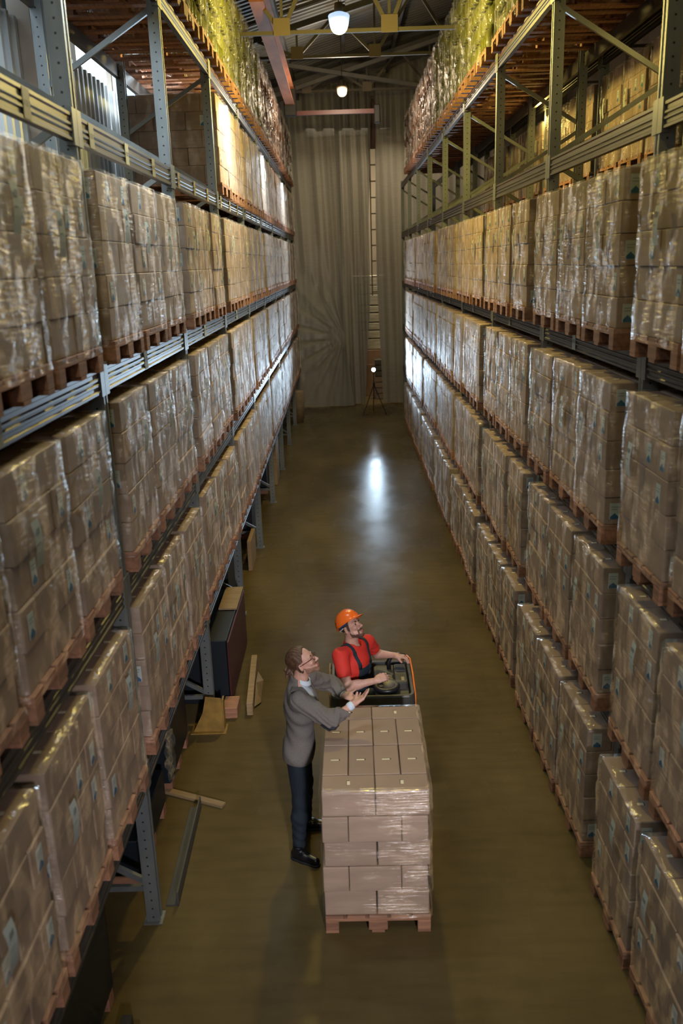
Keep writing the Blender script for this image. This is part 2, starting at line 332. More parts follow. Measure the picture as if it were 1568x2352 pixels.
obj('top_flange', MB().box(-0.11, 0.11, 6, 23.3, 0.37, 0.40), M['orange_steel'], g)
obj('end_stop', MB().cbox(-0.15, 0.15, 23.3, 23.55, -0.25, 0.42, 0.02), M['black'], g)
g = thing('cross_beam', 'thin dark red steel beam crossing the aisle below the roof, before the curtain', 'beam', (0, 23.42, 8.32))
obj('bar', MB().box(-1.0, 0.95, -0.05, 0.05, -0.05, 0.05), M['maroon'], g)
obj('end_bracket', MB().cbox(0.93, 1.08, -0.1, 0.1, -0.28, 0.14, 0.02), M['black'], g)
def high_bay(loc, label, lit, zroof):
    h = thing('pendant_lamp', label, 'lamp', loc)
    gm = M['lamp_on'] if lit else M['lamp_off']
    prof = [(0.001, -0.17), (0.04, -0.168), (0.075, -0.15), (0.1, -0.12), (0.118, -0.07), (0.128, -0.01), (0.135, 0.035), (0.125, 0.05), (0.06, 0.075), (0.001, 0.08)]
    obj('glass_shade', MB().lathe(prof, n=24), gm, h, True)
    obj('socket_cap', MB().lathe([(0.001, 0.19), (0.05, 0.18), (0.06, 0.09), (0.06, 0.07)], n=16), M['dark_steel'], h, True)
    obj('cord', MB().tube([(0, 0, 0.18), (0, 0, zroof - loc[2])], 0.008, 6), M['black'], h)
M['lamp_on'] = mat('lit_milk_glass', (0.9, 0.95, 1.0), 0.3, emit=((0.42, 0.62, 0.92), 1.15))
M['lamp_off'] = mat('dim_milk_glass', (0.35, 0.30, 0.24), 0.25)
high_bay(LAMP1, 'glowing dome pendant lamp hanging over the middle of the aisle', True, roofz(0.06) - 0.1)
high_bay((LAMP2[0], LAMP2[1], LAMP2[2]), 'small unlit dome pendant lamp in front of the curtain top', False, roofz(0.13) - 0.1)

# ------------------------------------------------------------------ racks
BAY = 2.923
LX, RX = -1.498, 1.968
LY = [5.356 + BAY * k for k in range(-1, 9)]
RY = [5.727 + BAY * k for k in range(-1, 9)]
LZ = [1.28, 2.71, 4.12, 5.56, 7.02]
RZ = [1.33, 2.68, 4.07, 5.57, 7.05]
BH = 0.15
def post_profile():  # open C section 0.10 deep (x) 0.08 wide (y), slight lips; x centre 0
    return [(-0.05, -0.042), (0.05, -0.042), (0.05, -0.022), (0.044, -0.014), (0.044, 0.014), (0.05, 0.022), (0.05, 0.042), (-0.05, 0.042), (-0.05, 0.03), (0.03, 0.03), (0.03, -0.03), (-0.05, -0.03)]
def post_mesh(h):
    pr = post_profile(); n = len(pr); vs = [(x, y, 0) for x, y in pr] + [(x, y, h) for x, y in pr]
    fs = [(k, (k + 1) % n, n + (k + 1) % n, n + k) for k in range(n)]
    fs += [(n + 0, n + 1, n + 6, n + 7)]
    return MB().add(vs, fs).mesh('post', [M['post']])
PM = post_mesh(7.12)
def rack_frame(x_front, side, y, label, group):
    """side = +1 when the aisle lies at +x of the rack (left rack)"""
    t = thing('rack_frame', label, 'rack upright', (x_front, y, 0), 0 if side > 0 else PI, group)
    # local +x faces the aisle
    link('post', PM, t, (-0.05, 0, 0.01)); link('post', PM, t, (-1.05, 0, 0.01), (0, 0, PI))
    for x in (-0.05, -1.05): obj('foot_plate', MB().box(x - 0.07, x + 0.07, -0.07, 0.07, 0, 0.01), M['brace'], t)
    z = 0.28; up = True
    obj('brace', bar(MB(), (-0.08, 0, z), (-1.02, 0, z), 0.03, 0.045), M['brace'], t)
    while z < 6.4:
        a, b = ((-0.08, 0, z + 0.05), (-1.02, 0, z + 0.62)) if up else ((-1.02, 0, z + 0.05), (-0.08, 0, z + 0.62))
        obj('brace', bar(MB(), a, b, 0.03, 0.045), M['brace'], t); z += 0.66; up = not up
    return t
fr = None
def frames(xf, side, ys, nm, group):
    first = rack_frame(xf, side, ys[0], '', group); kids = [o for o in bpy.data.objects if o.parent == first]
    out = [first]
    for y in ys[1:]:
        c = copy_tree(first, None, kids); c.location.y = y; out.append(c)
    for i, o in enumerate(out): o['label'] = 'galvanised %s rack upright frame, %s one from the camera' % (nm, ord_(i + 1))
    return out
frames(LX, 1, LY, 'left', 'upright frames of the left rack')
frames(RX, -1, RY, 'right', 'upright frames of the right rack')
R2X = RX + 1.1 + 0.16
frames(R2X, -1, [y for y in RY[0:8]], 'rear right', 'upright frames of the rack behind the right rack')
# shelf beams: outer face carries raised ribs
def beam_mesh(L_):
    h = BH
    pr = [(0, 0), (0, -0.018), (-0.008, -0.024), (-0.008, -0.05), (0, -0.055), (0, -0.068), (-0.008, -0.074), (-0.008, -0.082), (0, -0.088), (0, -0.10), (-0.008, -0.106), (-0.008, -0.128), (0, -0.134), (0, -h), (-0.045, -h), (-0.045, 0)]
    mb = MB(); n = len(pr); y0, y1 = 0.045, L_ - 0.045
    vs = [(x, y0, z) for x, z in pr] + [(x, y1, z) for x, z in pr]
    fs = []; ms = []
    for k in range(n): mb.add([], []); fs.append((k, (k + 1) % n, n + (k + 1) % n, n + k))
    mb.add(vs, fs, 0); mb.m[3] = 0
    mb.m[1] = 1
    return mb.mesh('shelf_beam', [M['beam'], M['beam_red']])
BM = beam_mesh(BAY)
CP = MB().box(-0.05, 0.006, -0.04, 0.045, -BH - 0.02, 0.03).mesh('connector', [M['brace']])
TAGM = None
def shelf_tag_mesh(white):
    mb = MB(); mb.box(0.0, 0.0025, -0.05, 0.05, -0.145, -0.005, 0)
    me = mb.mesh('shelf_tag', [M['paper'] if white else M['tag_yellow'], M['ink']])
    bm = bmesh.new(); bm.from_mesh(me); t = TXT['A2B12']; v0 = []
    for v in t.vertices: v0.append(bm.verts.new((0.0030, v.co.x * 0.040 - 0.049, v.co.y * 0.040 - 0.088)))
    bm.verts.ensure_lookup_table()
    for p in t.polygons:
        try: f = bm.faces.new([v0[i] for i in p.vertices]); f.material_index = 1
        except ValueError: pass
    bm.to_mesh(me); bm.free(); return me
TXT = {}
def text_mesh(body):
    cu = bpy.data.curves.new('lettering', 'FONT'); cu.body = body; cu.resolution_u = 2; cu.space_character = 0.92; o = bpy.data.objects.new('lettering', cu); C.objects.link(o)
    dg = bpy.context.evaluated_depsgraph_get(); me = bpy.data.meshes.new_from_object(o.evaluated_get(dg)); bpy.data.objects.remove(o); TXT[body] = me; return me
text_mesh('A2B12')
TAG_Y = shelf_tag_mesh(False); TAG_W = shelf_tag_mesh(True)
def beams(xf, side, ys, zs, nm, group, nbay, tags=None, rear=True, front=True):
    for b in range(nbay):
        for li, z in enumerate(zs):
            for k in ((0, 1) if rear else (0,)):
                if k == 0 and not front: continue
                o = link('shelf_beam', BM, None, (xf if k == 0 else xf - side * 1.1, ys[b] if side > 0 else ys[b] + BAY, z), (0, 0, 0 if side > 0 else PI))
                if k == 1: o.rotation_euler.z += PI; o.location.y = ys[b] + BAY if side > 0 else ys[b]
                tag(o, 'grey ribbed steel shelf beam, %s rack %s side, %s level up, %s bay' % (nm, 'aisle' if k == 0 else 'rear', ord_(li + 1), ord_(b + 1)), 'shelf beam', group)
                if k == 0 and b < 7:
                    link('connector', CP, o, (0, 0.045, 0)); link('connector', CP, o, (0, BAY - 0.045, 0), None)
                if k == 0 and tags and (li in tags) and b < 6:
                    for q in ((0.3, 1.2, 2.1) if li == 3 else (1.2,)):
                        link('shelf_tag', TAG_Y if li == 3 else TAG_W, o, (0.0, q, 0.0))
beams(LX, 1, LY, LZ, 'left', 'shelf beams of the left rack', 9, tags=(2, 3))
beams(RX, -1, RY, RZ, 'right', 'shelf beams of the right rack', 9, tags=(2,))
beams(R2X, -1, RY, RZ[3:], 'rear right', 'shelf beams of the rack behind the right rack', 7)

# ------------------------------------------------------------------ pallets and loads
CW, CL, CH_ = 0.194, 0.389, 0.204
def carton_mesh(w, d, h, slot=None, name='carton'):
    mb = MB(); mb.cbox(-w / 2, w / 2, -d / 2, d / 2, 0, h, 0.005)
    if slot:
        a, b = slot
        mb.box(-a / 2, a / 2, -b / 2, b / 2, h - 0.001, h + 0.0012, 1)
        if a > b: mb.box(-a / 2 - 0.0, a / 2 - 0.008, -b / 2, b / 2 - 0.006, h + 0.0012, h + 0.0022, 2)
        else: mb.box(-a / 2 + 0.004, a / 2, -b / 2, b / 2 - 0.008, h + 0.0012, h + 0.0022, 2)
    return mb.mesh(name, [M['card'], M['card_dark'], M['flap']])
STICK = MB().box(-0.036, 0.036, -0.0015, 0, -0.06, 0.06, 0).add([(-0.03, -0.0025, -0.058), (0.03, -0.0025, -0.058), (0.03, -0.0025, -0.04), (0, -0.0025, -0.012), (-0.03, -0.0025, -0.04)], [(0, 1, 2, 3, 4)], 1).box(-0.026, 0.026, -0.0025, -0.0015, 0.03, 0.036, 2).box(-0.026, 0.02, -0.0025, -0.0015, 0.012, 0.018, 2).mesh('sticker', [M['paper'], M['blue'], M['grey_print']])
def note_mesh():
    mb = MB(); n = 6; vs = []; fs = []
    for i in range(n + 1):
        z = 0.11 - 0.22 * i / n; yy = -0.012 * math.sin(i / n * PI) - 0.002
        vs += [(-0.042 + 0.004 * math.sin(i), yy, z), (0.042 + 0.004 * math.sin(i), yy - 0.004, z)]
    for i in range(n): fs.append((2 * i, 2 * i + 2, 2 * i + 3, 2 * i + 1))
    mb.add(vs, fs); mb.box(-0.02, 0.02, -0.0165, -0.0155, 0.045, 0.075, 1); mb.box(-0.03, 0.03, -0.0165, -0.0155, 0.0, 0.006, 1)
    return mb.mesh('paper_note', [M['paper'], M['grey_print']])
NOTE = note_mesh()
BLK = MB().cbox(-0.05, 0.05, -0.0725, 0.0725, 0, 0.078, 0.003).mesh('block', [M['wood']])
BLKC = MB().cbox(-0.0725, 0.0725, -0.0725, 0.0725, 0, 0.078, 0.003).mesh('block', [M['wood']])
BOTB = MB().cbox(-0.05, 0.05, -0.6, 0.6, 0, 0.022, 0.002).mesh('bottom_board', [M['wood']])
DECKB = MB().cbox(-0.068, 0.068, -0.6, 0.6, 0, 0.022, 0.002).mesh('deck_board', [M['wood']])
STRB = MB().cbox(-0.4, 0.4, -0.07, 0.07, 0, 0.022, 0.002).mesh('cross_board', [M['wood']])
def pallet_near(root):
    p = link('pallet', STRB, root, (0, -0.53, 0.1))
    def sub(n, me, x, y, z): link(n, me, p, (x, y + 0.53, z - 0.1))
    for y in (0, 0.53): sub('cross_board', STRB, 0, y, 0.1)
    for x in (-0.35, 0, 0.35):
        sub('bottom_board', BOTB, x, 0, 0)
        for y in (-0.5275, 0, 0.5275): sub('block', BLKC if x == 0 else BLK, x, y, 0.022)
    for x in (-0.332, -0.166, 0, 0.166, 0.332): sub('deck_board', DECKB, x, 0, 0.122)
    return p
def pallet_far_mesh():
    mb = MB()
    for y in (-0.53, 0, 0.53): mb.box(-0.4, 0.4, y - 0.07, y + 0.07, 0.1, 0.122)
    for x in (-0.35, 0, 0.35):
        mb.box(x - 0.05, x + 0.05, -0.6, 0.6, 0, 0.022)
        for y in (-0.5275, 0, 0.5275): mb.box(x - 0.05, x + 0.05, y - 0.0725, y + 0.0725, 0.022, 0.1)
    for x in (-0.332, -0.166, 0, 0.166, 0.332): mb.box(x - 0.068, x + 0.068, -0.6, 0.6, 0.122, 0.144)
    return mb.mesh('pallet', [M['wood']])
PFAR = pallet_far_mesh()
def wrap_mesh(seed, w=0.80, d=1.19, z0=0.11, z1=1.172, amp=0.006, bulge=0.012, nlay=5, fold=0.09, nx=12, nz=22, mat_='film', name='stretch_wrap', layoff=None):
    rr = np.random.RandomState(seed); ph = rr.rand(12) * 6.28
    # perimeter samples of a rounded rectangle
    pts = []; rc = 0.02; hw, hd = w / 2 + 0.008, d / 2 + 0.008
    def side(a, b, n): return [(a[0] + (b[0] - a[0]) * i / n, a[1] + (b[1] - a[1]) * i / n) for i in range(n + 1)]
    ny = int(nx * 1.5)
    cs = [((-hw + rc, -hd), (hw - rc, -hd), nx, (0, -1)), ((hw, -hd + rc), (hw, hd - rc), ny, (1, 0)), ((hw - rc, hd), (-hw + rc, hd), nx // 2, (0, 1)), ((-hw, hd - rc), (-hw, -hd + rc), ny, (-1, 0))]
    for a, b, n, nr in cs:
        for q, p in enumerate(side(a, b, n)): pts.append((p[0], p[1], nr[0], nr[1], min(q, n - q) / n * 2))
    n = len(pts); vs = []; fs = []
    lo = layoff if layoff is not None else (rr.rand(nlay, 2) - 0.5) * 0.016
    for j in range(nz + 1):
        z = z0 + (z1 - z0) * j / nz; lay = (z - 0.144) / (1.02 / nlay); fr_ = lay - math.floor(lay); li = int(min(max(lay, 0), nlay - 1))
        pin = -0.006 * math.exp(-((min(fr_, 1 - fr_)) / 0.12) ** 2)
        for k, (x, y, nxx, nyy, e) in enumerate(pts):
            a = math.atan2(y / d, x / w)
            off = amp * (math.sin(z * 23 + a * 3 + ph[0]) * 0.5 + math.sin(z * 61 + a * 7 + ph[1]) * 0.5 + math.sin(z * 11 - a * 11 + ph[2])) + pin + bulge * 0.4 * (1 - (1 - e) ** 4) * math.sin(z * 7 + ph[3] + a * 2)
            off = max(off, -0.002)
            if j == 0: off -= 0.0
            vs.append((x + nxx * off + lo[li][0] * 0.5, y + nyy * off + lo[li][1] * 0.5, z + 0.008 * math.sin(a * 9 + ph[4]) * (j == 0)))
    base = len(vs)
    for (x, y, nxx, nyy, e) in pts:
        f_ = 1 - fold / (w / 2) * (0.8 + 0.2 * math.sin(x * 31 + y * 23 + ph[5])); vs.append((x * f_, y * (1 - fold / (d / 2)), z1 + 0.004))
    for j in range(nz + 1):
        for k in range(n): fs.append((j * n + k, j * n + (k + 1) % n, (j + 1) * n + (k + 1) % n, (j + 1) * n + k))
    return MB().add(vs, fs).mesh(name, [M[mat_]], True)
# carton layouts (x, y, rotated?) ; rotated means long side along x
LA = [(sx * CL / 2, y, True) for y in (-0.486,) for sx in (-1, 1)] + [(x, y, False) for y in (-0.194, 0.196) for x in (-0.292, -0.097, 0.097, 0.292)] + [(sx * CL / 2, 0.488, True) for sx in (-1, 1)]
LB = [(-0.292, y, False) for y in (-0.39, 0, 0.39)] + [(0.292, y, False) for y in (-0.39, 0, 0.39)] + [(0, -0.486 + 0.1955 * k, True) for k in range(6)]
CM = {}
def carton(rot, slot=False):
    k = (rot, slot)
    if k not in CM: CM[k] = carton_mesh(CL - 0.004 if rot else CW - 0.003, CW - 0.003 if rot else CL - 0.004, CH_ - 0.002, (None if not slot else ((0.03, 0.05) if rot else (0.062, 0.022))))
    return CM[k]
def make_load(seed, near=True, sides=(-1, 1), note=True, wrapmat='film', nlay=5):
    rr = random.Random(seed)
    root = link('pallet_load', None)
    if near: pallet_near(root)
    else: link('pallet', PFAR, root)['kind'] = 'stuff'
    lo = [((rr.random() - 0.5) * 0.018, (rr.random() - 0.5) * 0.018) for _ in range(nlay)]
    back = MB()
    for l in range(nlay):
        lay = LA if (l % 2 == 0) else LB
        z = 0.145 + l * CH_
        for (x, y, rot) in lay:
            dx, dy = lo[l]; jx, jy = (rr.random() - 0.5) * 0.006, (rr.random() - 0.5) * 0.006
            front = y < -0.3 and (not (lay is LB and rot) or y < -0.45)
            top = (l == nlay - 1) and y < 0.0
            if near and (front or top):
                o = link('carton', carton(rot, l == nlay - 1), root, (x + dx + jx, y + dy + jy, z), (0, 0, (rr.random() - 0.5) * 0.012))
                hd = CW / 2 if rot else CL / 2; hw = CL / 2 if rot else CW / 2
                if front and rr.random() < 0.30: link('sticker', STICK, o, (0.06 if rot else 0.0, -hd + 0.001, 0.1))
                for s in sides:
                    if front and abs(x) > 0.18 and (x * s > 0) and rr.random() < 0.6: link('sticker', STICK, o, (s * (hw - 0.001), -0.02, 0.1), (0, 0, PI / 2 * s))
            else:
                w2, d2 = ((CL, CW) if rot else (CW, CL)); w2 = w2 / 2 - 0.002; d2 = d2 / 2 - 0.002
                inner = abs(x) < 0.2 and abs(y) < 0.45 and l < nlay - 1
                if not inner: back.cbox(x + dx - w2, x + dx + w2, y + dy - d2, y + dy + d2, z, z + CH_ - 0.002, 0.004)
    o = obj('stacked_cartons', back, M['card'], root); o['kind'] = 'stuff'
    link('stretch_wrap', wrap_mesh(seed, z1=0.152 + nlay * CH_, nlay=nlay, nx=12 if near else 8, nz=22 if near else 12, layoff=lo, mat_=wrapmat), root)
    if note: link('paper_note', NOTE, root, ((rr.random() - 0.5) * 0.4, -0.617, 0.75 + rr.random() * 0.15), (0, (rr.random() - 0.5) * 0.2, 0))
    return root
def bottle_meshes(seed, m):
    rr = random.Random(seed); mb = MB(); th = 0.27
    for t_ in range(5):
        z = 0.15 + t_ * th; dx, dy = (rr.random() - 0.5) * 0.05, (rr.random() - 0.5) * 0.04
        for i in range(4):
            for j in range(6):
                if 0 < i < 3 and 0 < j < 5: continue
                if t_ < 4 and j == 5: continue
                x = -0.285 + 0.19 * i + dx + rr.uniform(-.012, .012); y = -0.485 + 0.19 * j + dy + rr.uniform(-.015, .015); r = 0.094 * (0.93 + 0.08 * rr.random())
                mb.lathe([(r * 0.7, 0), (r, 0.025), (r * 0.9, 0.08), (r * 0.99, 0.13), (r * 0.92, 0.17), (r * 0.5, 0.22), (r * 0.34, 0.235), (r * 0.34, 0.262), (0.002, 0.264)], (x, y, z), 10)
    return mb.mesh('bottles', [m], True)
M['bottle_green'] = mat('green_plastic', (0.10, 0.105, 0.012), 0.10, spec=0.9, rand=0.2)
M['bottle_amber'] = mat('amber_plastic', (0.10, 0.040, 0.015), 0.10, spec=0.9, rand=0.2)
def make_bottles(seed, near, amber):
    root = link('bottle_pallet', None)
    if near: pallet_near(root)
    else: link('pallet', PFAR, root)['kind'] = 'stuff'
    link('bottles', bottle_meshes(seed, M['bottle_amber'] if amber else M['bottle_green']), root)['kind'] = 'stuff'
    link('loose_wrap', wrap_mesh(seed + 50, w=0.76, d=1.14, z0=0.06, z1=1.50, amp=0.012, bulge=0.05, nlay=5, fold=0.12, nx=14, nz=30, mat_='film_bottle', name='loose_wrap'), root)
    return root
protoN = [make_load(s, True) for s in (11, 22, 33, 44)]
protoN[2].name = 'pallet_load'
protoF = [make_load(s, False, note=(s != 66)) for s in (55, 66, 77)]
protoBN = [make_bottles(101, True, False), make_bottles(102, True, False)]
protoBF = [make_bottles(103, False, False), make_bottles(104, False, False)]
protoBA = [make_bottles(105, False, True), make_bottles(106, False, True)]
index_children()
used = set()
def place(protos, seed, loc, rz):
    p = protos[seed % len(protos)]
    if p.name not in used: used.add(p.name); o = p
    else: o = copy_tree(p)
    o.location = loc; o.rotation_euler = (0, 0, rz); return o
POSN = ['near', 'middle', 'far']
LEVN = ['lowest', 'second', 'third', 'fourth', 'top']
rr = random.Random(5)
def fill(nm, xf, side, ys, zs, levels, bays, skip=(), rackname='left rack', jitx=0.03):
    rz = PI / 2 if side > 0 else -PI / 2
    for li in levels:
        for b in bays:
            for q in range(3):
                if (li, b, q) in skip: continue
                pw = 0.885
                y = ys[b] + BAY / 2 + (q - 1) * pw + (rr.random() - 0.5) * 0.03
                z = 0.0 if li < 0 else zs[li]
                near = y < 12.5
                x = xf - side * 0.6 + (rr.random() - 0.5) * jitx
                jr = (rr.random() - 0.5) * (0.024 if li != 4 else 0.012)
                where = 'floor row' if li < 0 else '%s shelf' % LEVN[li]
                if li == 4:
                    o = place(protoBN if near else (protoBF if y < 18.5 else protoBA), rr.randrange(9), (x, y, z), rz + jr)
                    tag(o, '%s bottles under loose clear film, %s, top shelf, %s bay, %s pallet' % ('amber' if y >= 18.5 else 'green', rackname, ord_(b + 1), POSN[q]), 'pallet of bottles', 'film-wrapped bottle pallets on the top shelves')
                else:
                    o = place(protoN if near else protoF, rr.randrange(99), (x, y, z + 0.001), rz + jr)
                    tag(o, 'film-wrapped brown cartons on pallet, %s, %s, %s bay, %s pallet' % (rackname, where, ord_(b + 1), POSN[q]), 'pallet load', 'wrapped carton pallets on the racks')
fill('left', -1.45, 1, LY, LZ, (0, 1, 2), range(9))
fill('left', -1.45, 1, LY, LZ, (3,), range(3, 9))
fill('left', -1.42, 1, LY, LZ, (4,), range(1, 9))
fill('right', 1.83, -1, RY, RZ, (0, 1, 2), range(8), rackname='right rack')
fill('right', 1.78, -1, RY, RZ, (-1,), range(8), rackname='right rack')
fill('right', 1.86, -1, RY, RZ, (4,), range(1, 8), rackname='right rack')
fill('rear', R2X - 0.03, -1, RY, RZ, (3,), range(1, 6), rackname='rear right rack')
for p in protoN + protoF + protoBN + protoBF + protoBA:
    if p.name not in used:
        for ch in CH.get(p.name, []):
            for c2 in CH.get(ch.name, []): bpy.data.objects.remove(c2)
            bpy.data.objects.remove(ch)
        bpy.data.objects.remove(p)
# ------------------------------------------------------------------ the pallet of cartons in the aisle
def aisle_pallet():
    root = thing('pallet_load', 'pallet of plain brown cartons standing in the aisle between two men', 'pallet load', (0.133, 5.755, 0.0), math.radians(-0.6))
    sc = 0.755 / 0.80
    pallet = pallet_near(root); pallet.scale = (0.955, 0.98, 1)
    rr2 = random.Random(3); sx = 0.965
    for l in range(5):
        lay = LA if l % 2 == 0 else LB; z = 0.146 + l * 0.2075
        off = [(-0.008, -0.004), (-0.014, -0.01), (0.002, 0.0), (-0.008, -0.012), (0, 0)][l]
        for (x, y, rot) in lay:
            key = (rot, 'big', l == 4)
            if key not in CM: CM[key] = carton_mesh((CL if rot else CW) * sx - 0.004, (CW if rot else CL) * 0.99 - 0.003, 0.2055, (None if l < 4 else ((0.026, 0.052) if rot else (0.066, 0.022))))
            if l == 4 or abs(y) > 0.3 or abs(x) > 0.2:
                gap = 0.006 if (l in (0, 2) and x > 0 and rot) else 0.0
                link('carton', CM[key], root, (x * sx + off[0] + gap + (rr2.random() - 0.5) * 0.003, y + off[1], z), (0, 0, (rr2.random() - 0.5) * 0.008))
    link('stretch_wrap', wrap_mesh(5, w=0.778, d=1.190, z0=0.125, z1=1.186, amp=0.003, bulge=0.006, nlay=5, fold=0.035, nx=26, nz=50, mat_='film_aisle'), root)
    return root
M['film_aisle'] = film_mat('tight_film', (3.5, 3.5, 55), base=0.06, hz=0.02, bump_d=0.015, rough=0.15, blot=(2.4, 2.4, 7.0), glint_skew=True)
aisle_pallet()

# ------------------------------------------------------------------ curtain and what is behind it
def curtain_mat():
    m = bpy.data.materials.new('woven_translucent_sheet'); m.use_nodes = True; nt = m.node_tree; N = nt.nodes; L = nt.links; N.clear()
    out = N.new('ShaderNodeOutputMaterial'); tc = N.new('ShaderNodeTexCoord'); mp = N.new('ShaderNodeMapping'); mp.inputs['Scale'].default_value = (3, 3, 38); L.new(tc.outputs['Object'], mp.inputs[0])
    n = N.new('ShaderNodeTexNoise'); n.inputs['Scale'].default_value = 1; n.inputs['Detail'].default_value = 3; L.new(mp.outputs[0], n.inputs['Vector'])
    mx = N.new('ShaderNodeMix'); mx.data_type = 'RGBA'; L.new(n.outputs[0], mx.inputs[0]); mx.inputs[6].default_value = (0.24, 0.235, 0.20, 1); mx.inputs[7].default_value = (0.40, 0.39, 0.34, 1)
    d = N.new('ShaderNodeBsdfPrincipled'); L.new(mx.outputs[2], d.inputs['Base Color']); d.inputs['Roughness'].default_value = 0.38
    b = N.new('ShaderNodeBump'); b.inputs['Distance'].default_value = 0.01; b.inputs['Strength'].default_value = 0.5; L.new(n.outputs[0], b.inputs['Height']); L.new(b.outputs[0], d.inputs['Normal'])
    t = N.new('ShaderNodeBsdfTransparent'); tl = N.new('ShaderNodeBsdfTranslucent'); tl.inputs[0].default_value = (0.5, 0.45, 0.35, 1)
    m1 = N.new('ShaderNodeMixShader'); m1.inputs[0].default_value = 0.25; L.new(d.outputs[0], m1.inputs[1]); L.new(tl.outputs[0], m1.inputs[2])
    m2 = N.new('ShaderNodeMixShader'); m2.inputs[0].default_value = 0.10; L.new(m1.outputs[0], m2.inputs[1]); L.new(t.outputs[0], m2.inputs[2]); L.new(m2.outputs[0], out.inputs['Surface'])
    return m
M['curtain'] = curtain_mat()
def curtain(name, label, xl, xr, ytop, fold, nx=90, nz=110, y0=29.2):
    """xl(z), xr(z): edges; fold(u,z,x): y displacement"""
    vs = []; fs = []
    for j in range(nz + 1):
        for i in range(nx + 1):
            u = i / nx; xa = xl(0); 
            z = ytop * (j / nz) ** 1.0; a, b = xl(z), xr(z); x = a + (b - a) * u
            zz = min(z, roofz(x) - 0.1) + 0.02
            vs.append((x, y0 + fold(u, z, x), zz))
    w = nx + 1
    for j in range(nz):
        for i in range(nx): fs.append((j * w + i, j * w + i + 1, (j + 1) * w + i + 1, (j + 1) * w + i))
    o = link(name, mesh_from(name, vs, fs, [M['curtain']], True)); tag(o, label, 'curtain'); return o
def lerp(a, b, t): return a + (b - a) * max(0.0, min(1.0, t))
PX, PZ = 0.02, 2.35
def f1(u, z, x):
    dx, dz = x - PX, z - PZ; r = math.hypot(dx, dz); th = math.atan2(dz, dx)
    rad = 0.11 * math.sin(th * 17) * min(1, r / 0.5) * math.exp(-r / 2.2) + 0.03 * math.sin(th * 41) * min(1, r / 0.7) * math.exp(-r / 2.8)
    hang = (0.09 * math.sin(x * 9 + 0.5 * math.sin(z)) + 0.04 * math.sin(x * 23 + z * 0.8)) * lerp(0.2, 1, (z - 2.5) / 3)
    return rad + hang - 0.12 * math.exp(-(r / 0.5) ** 2)
curtain('curtain', 'left translucent woven curtain sheet gathered to a knot low near its edge', lambda z: -3.2, lambda z: (PX + 0.02) if z >= PZ else lerp(0.30, PX + 0.02, z / PZ), 10.3, f1, nx=150, nz=130, y0=29.05)
def f2(u, z, x): return 0.11 * math.sin(x * 17 + 0.6 * math.sin(z * 0.7)) + 0.045 * math.sin(x * 39 + z * 0.5) + 0.06 * math.sin(x * 7 + z * 0.35)
curtain('curtain', 'middle curtain sheet hanging in deep vertical folds, left of the bright gap', lambda z: -0.1, lambda z: lerp(0.68, 0.93, z / 3.5) if z < 6 else lerp(0.93, 1.06, (z - 6) / 3), 10.6, f2, nx=110, nz=90, y0=29.42)
curtain('curtain', 'right curtain sheet with soft folds, right of the bright gap', lambda z: lerp(1.31, 1.16, z / 4) if z < 6 else lerp(1.16, 1.22, (z - 6) / 3), lambda z: 6.5, 11.7, lambda u, z, x: 0.05 * math.sin(x * 8 + 0.5 * math.sin(z)) + 0.035 * math.sin(x * 21 + z * 0.4) + 0.1 * math.sin(x * 2.3 + z * 0.6), nx=150, nz=80, y0=29.55)
# castellated beam seen through the sheet: plate with hexagonal openings
hb = thing('castellated_beam', 'dark steel beam with a row of hexagonal openings behind the curtain', 'beam', (0, 30.3, 9.0))
mb = MB(); hexw = 0.62; hr = 0.2; x = -4.0
while x < 6.0:
    cx = x + hexw / 2; hx = [(cx + hr * math.cos(PI / 3 * k), hr * math.sin(PI / 3 * k)) for k in range(6)]
    o4 = [(x + hexw, 0.0), (x + hexw, 0.33), (x, 0.33), (x, 0.0), (x, -0.33), (x + hexw, -0.33)]
    vs = [(a, 0, b) for a, b in o4] + [(a, 0, b) for a, b in hx]
    # o4: right-mid, right-top, left-top, left-mid, left-bottom, right-bottom ; hx: right, ur, ul, left, ll, lr
    mb.add(vs, [(0, 1, 7, 6), (1, 2, 8, 7), (2, 3, 9, 8), (3, 4, 10, 9), (4, 5, 11, 10), (5, 0, 6, 11)]); x += hexw
obj('web', mb, M['dark_steel'], hb); obj('flange', MB().box(-4, 6, -0.12, 0.12, 0.33, 0.36), M['dark_steel'], hb); obj('flange', MB().box(-4, 6, -0.12, 0.12, -0.36, -0.33), M['dark_steel'], hb)
lc = thing('lattice_column', 'slim lattice steel column with ladder rungs behind the curtain gap', 'column', (1.12, 29.9, 0))
for s in (-1, 1): obj('leg', MB().box(s * 0.1 - 0.02, s * 0.1 + 0.02, -0.03, 0.03, 3.6, 10.2), M['gusset'], lc)
for k in range(13): obj('rung', MB().box(-0.09, 0.09, -0.015, 0.015, 3.7 + k * 0.5, 3.74 + k * 0.5), M['gusset'], lc)
obj('top_section', MB().box(-0.14, 0.14, -0.05, 0.05, 8.2, 9.6), M['maroon'], lc)
M['kraft'] = mat('kraft_brown_board', (0.42, 0.26, 0.17), 0.8, noise=((2, 2, 2), (0.33, 0.2, 0.13), 0.4, 0.7))
M['white_stack'] = mat('pale_stacked_sheets', (0.72, 0.66, 0.52), 0.7, noise=((2, 2, 30), (0.45, 0.40, 0.30), 0.35, 0.65))
t = thing('board_partition', 'low brown board partition with two panels behind the curtain gap', 'partition', (1.0, 31.2, 0))
for k in range(6): obj('panel', MB().cbox(-1.5 + k * 0.52, -0.99 + k * 0.52, -0.02, 0.02, 0, 1.15, 0.005), M['kraft'], t)
t = thing('sheet_stack', 'tall pile of pale wrapped sheets seen through the curtain gap', 'stack', (0.95, 32.2, 0))
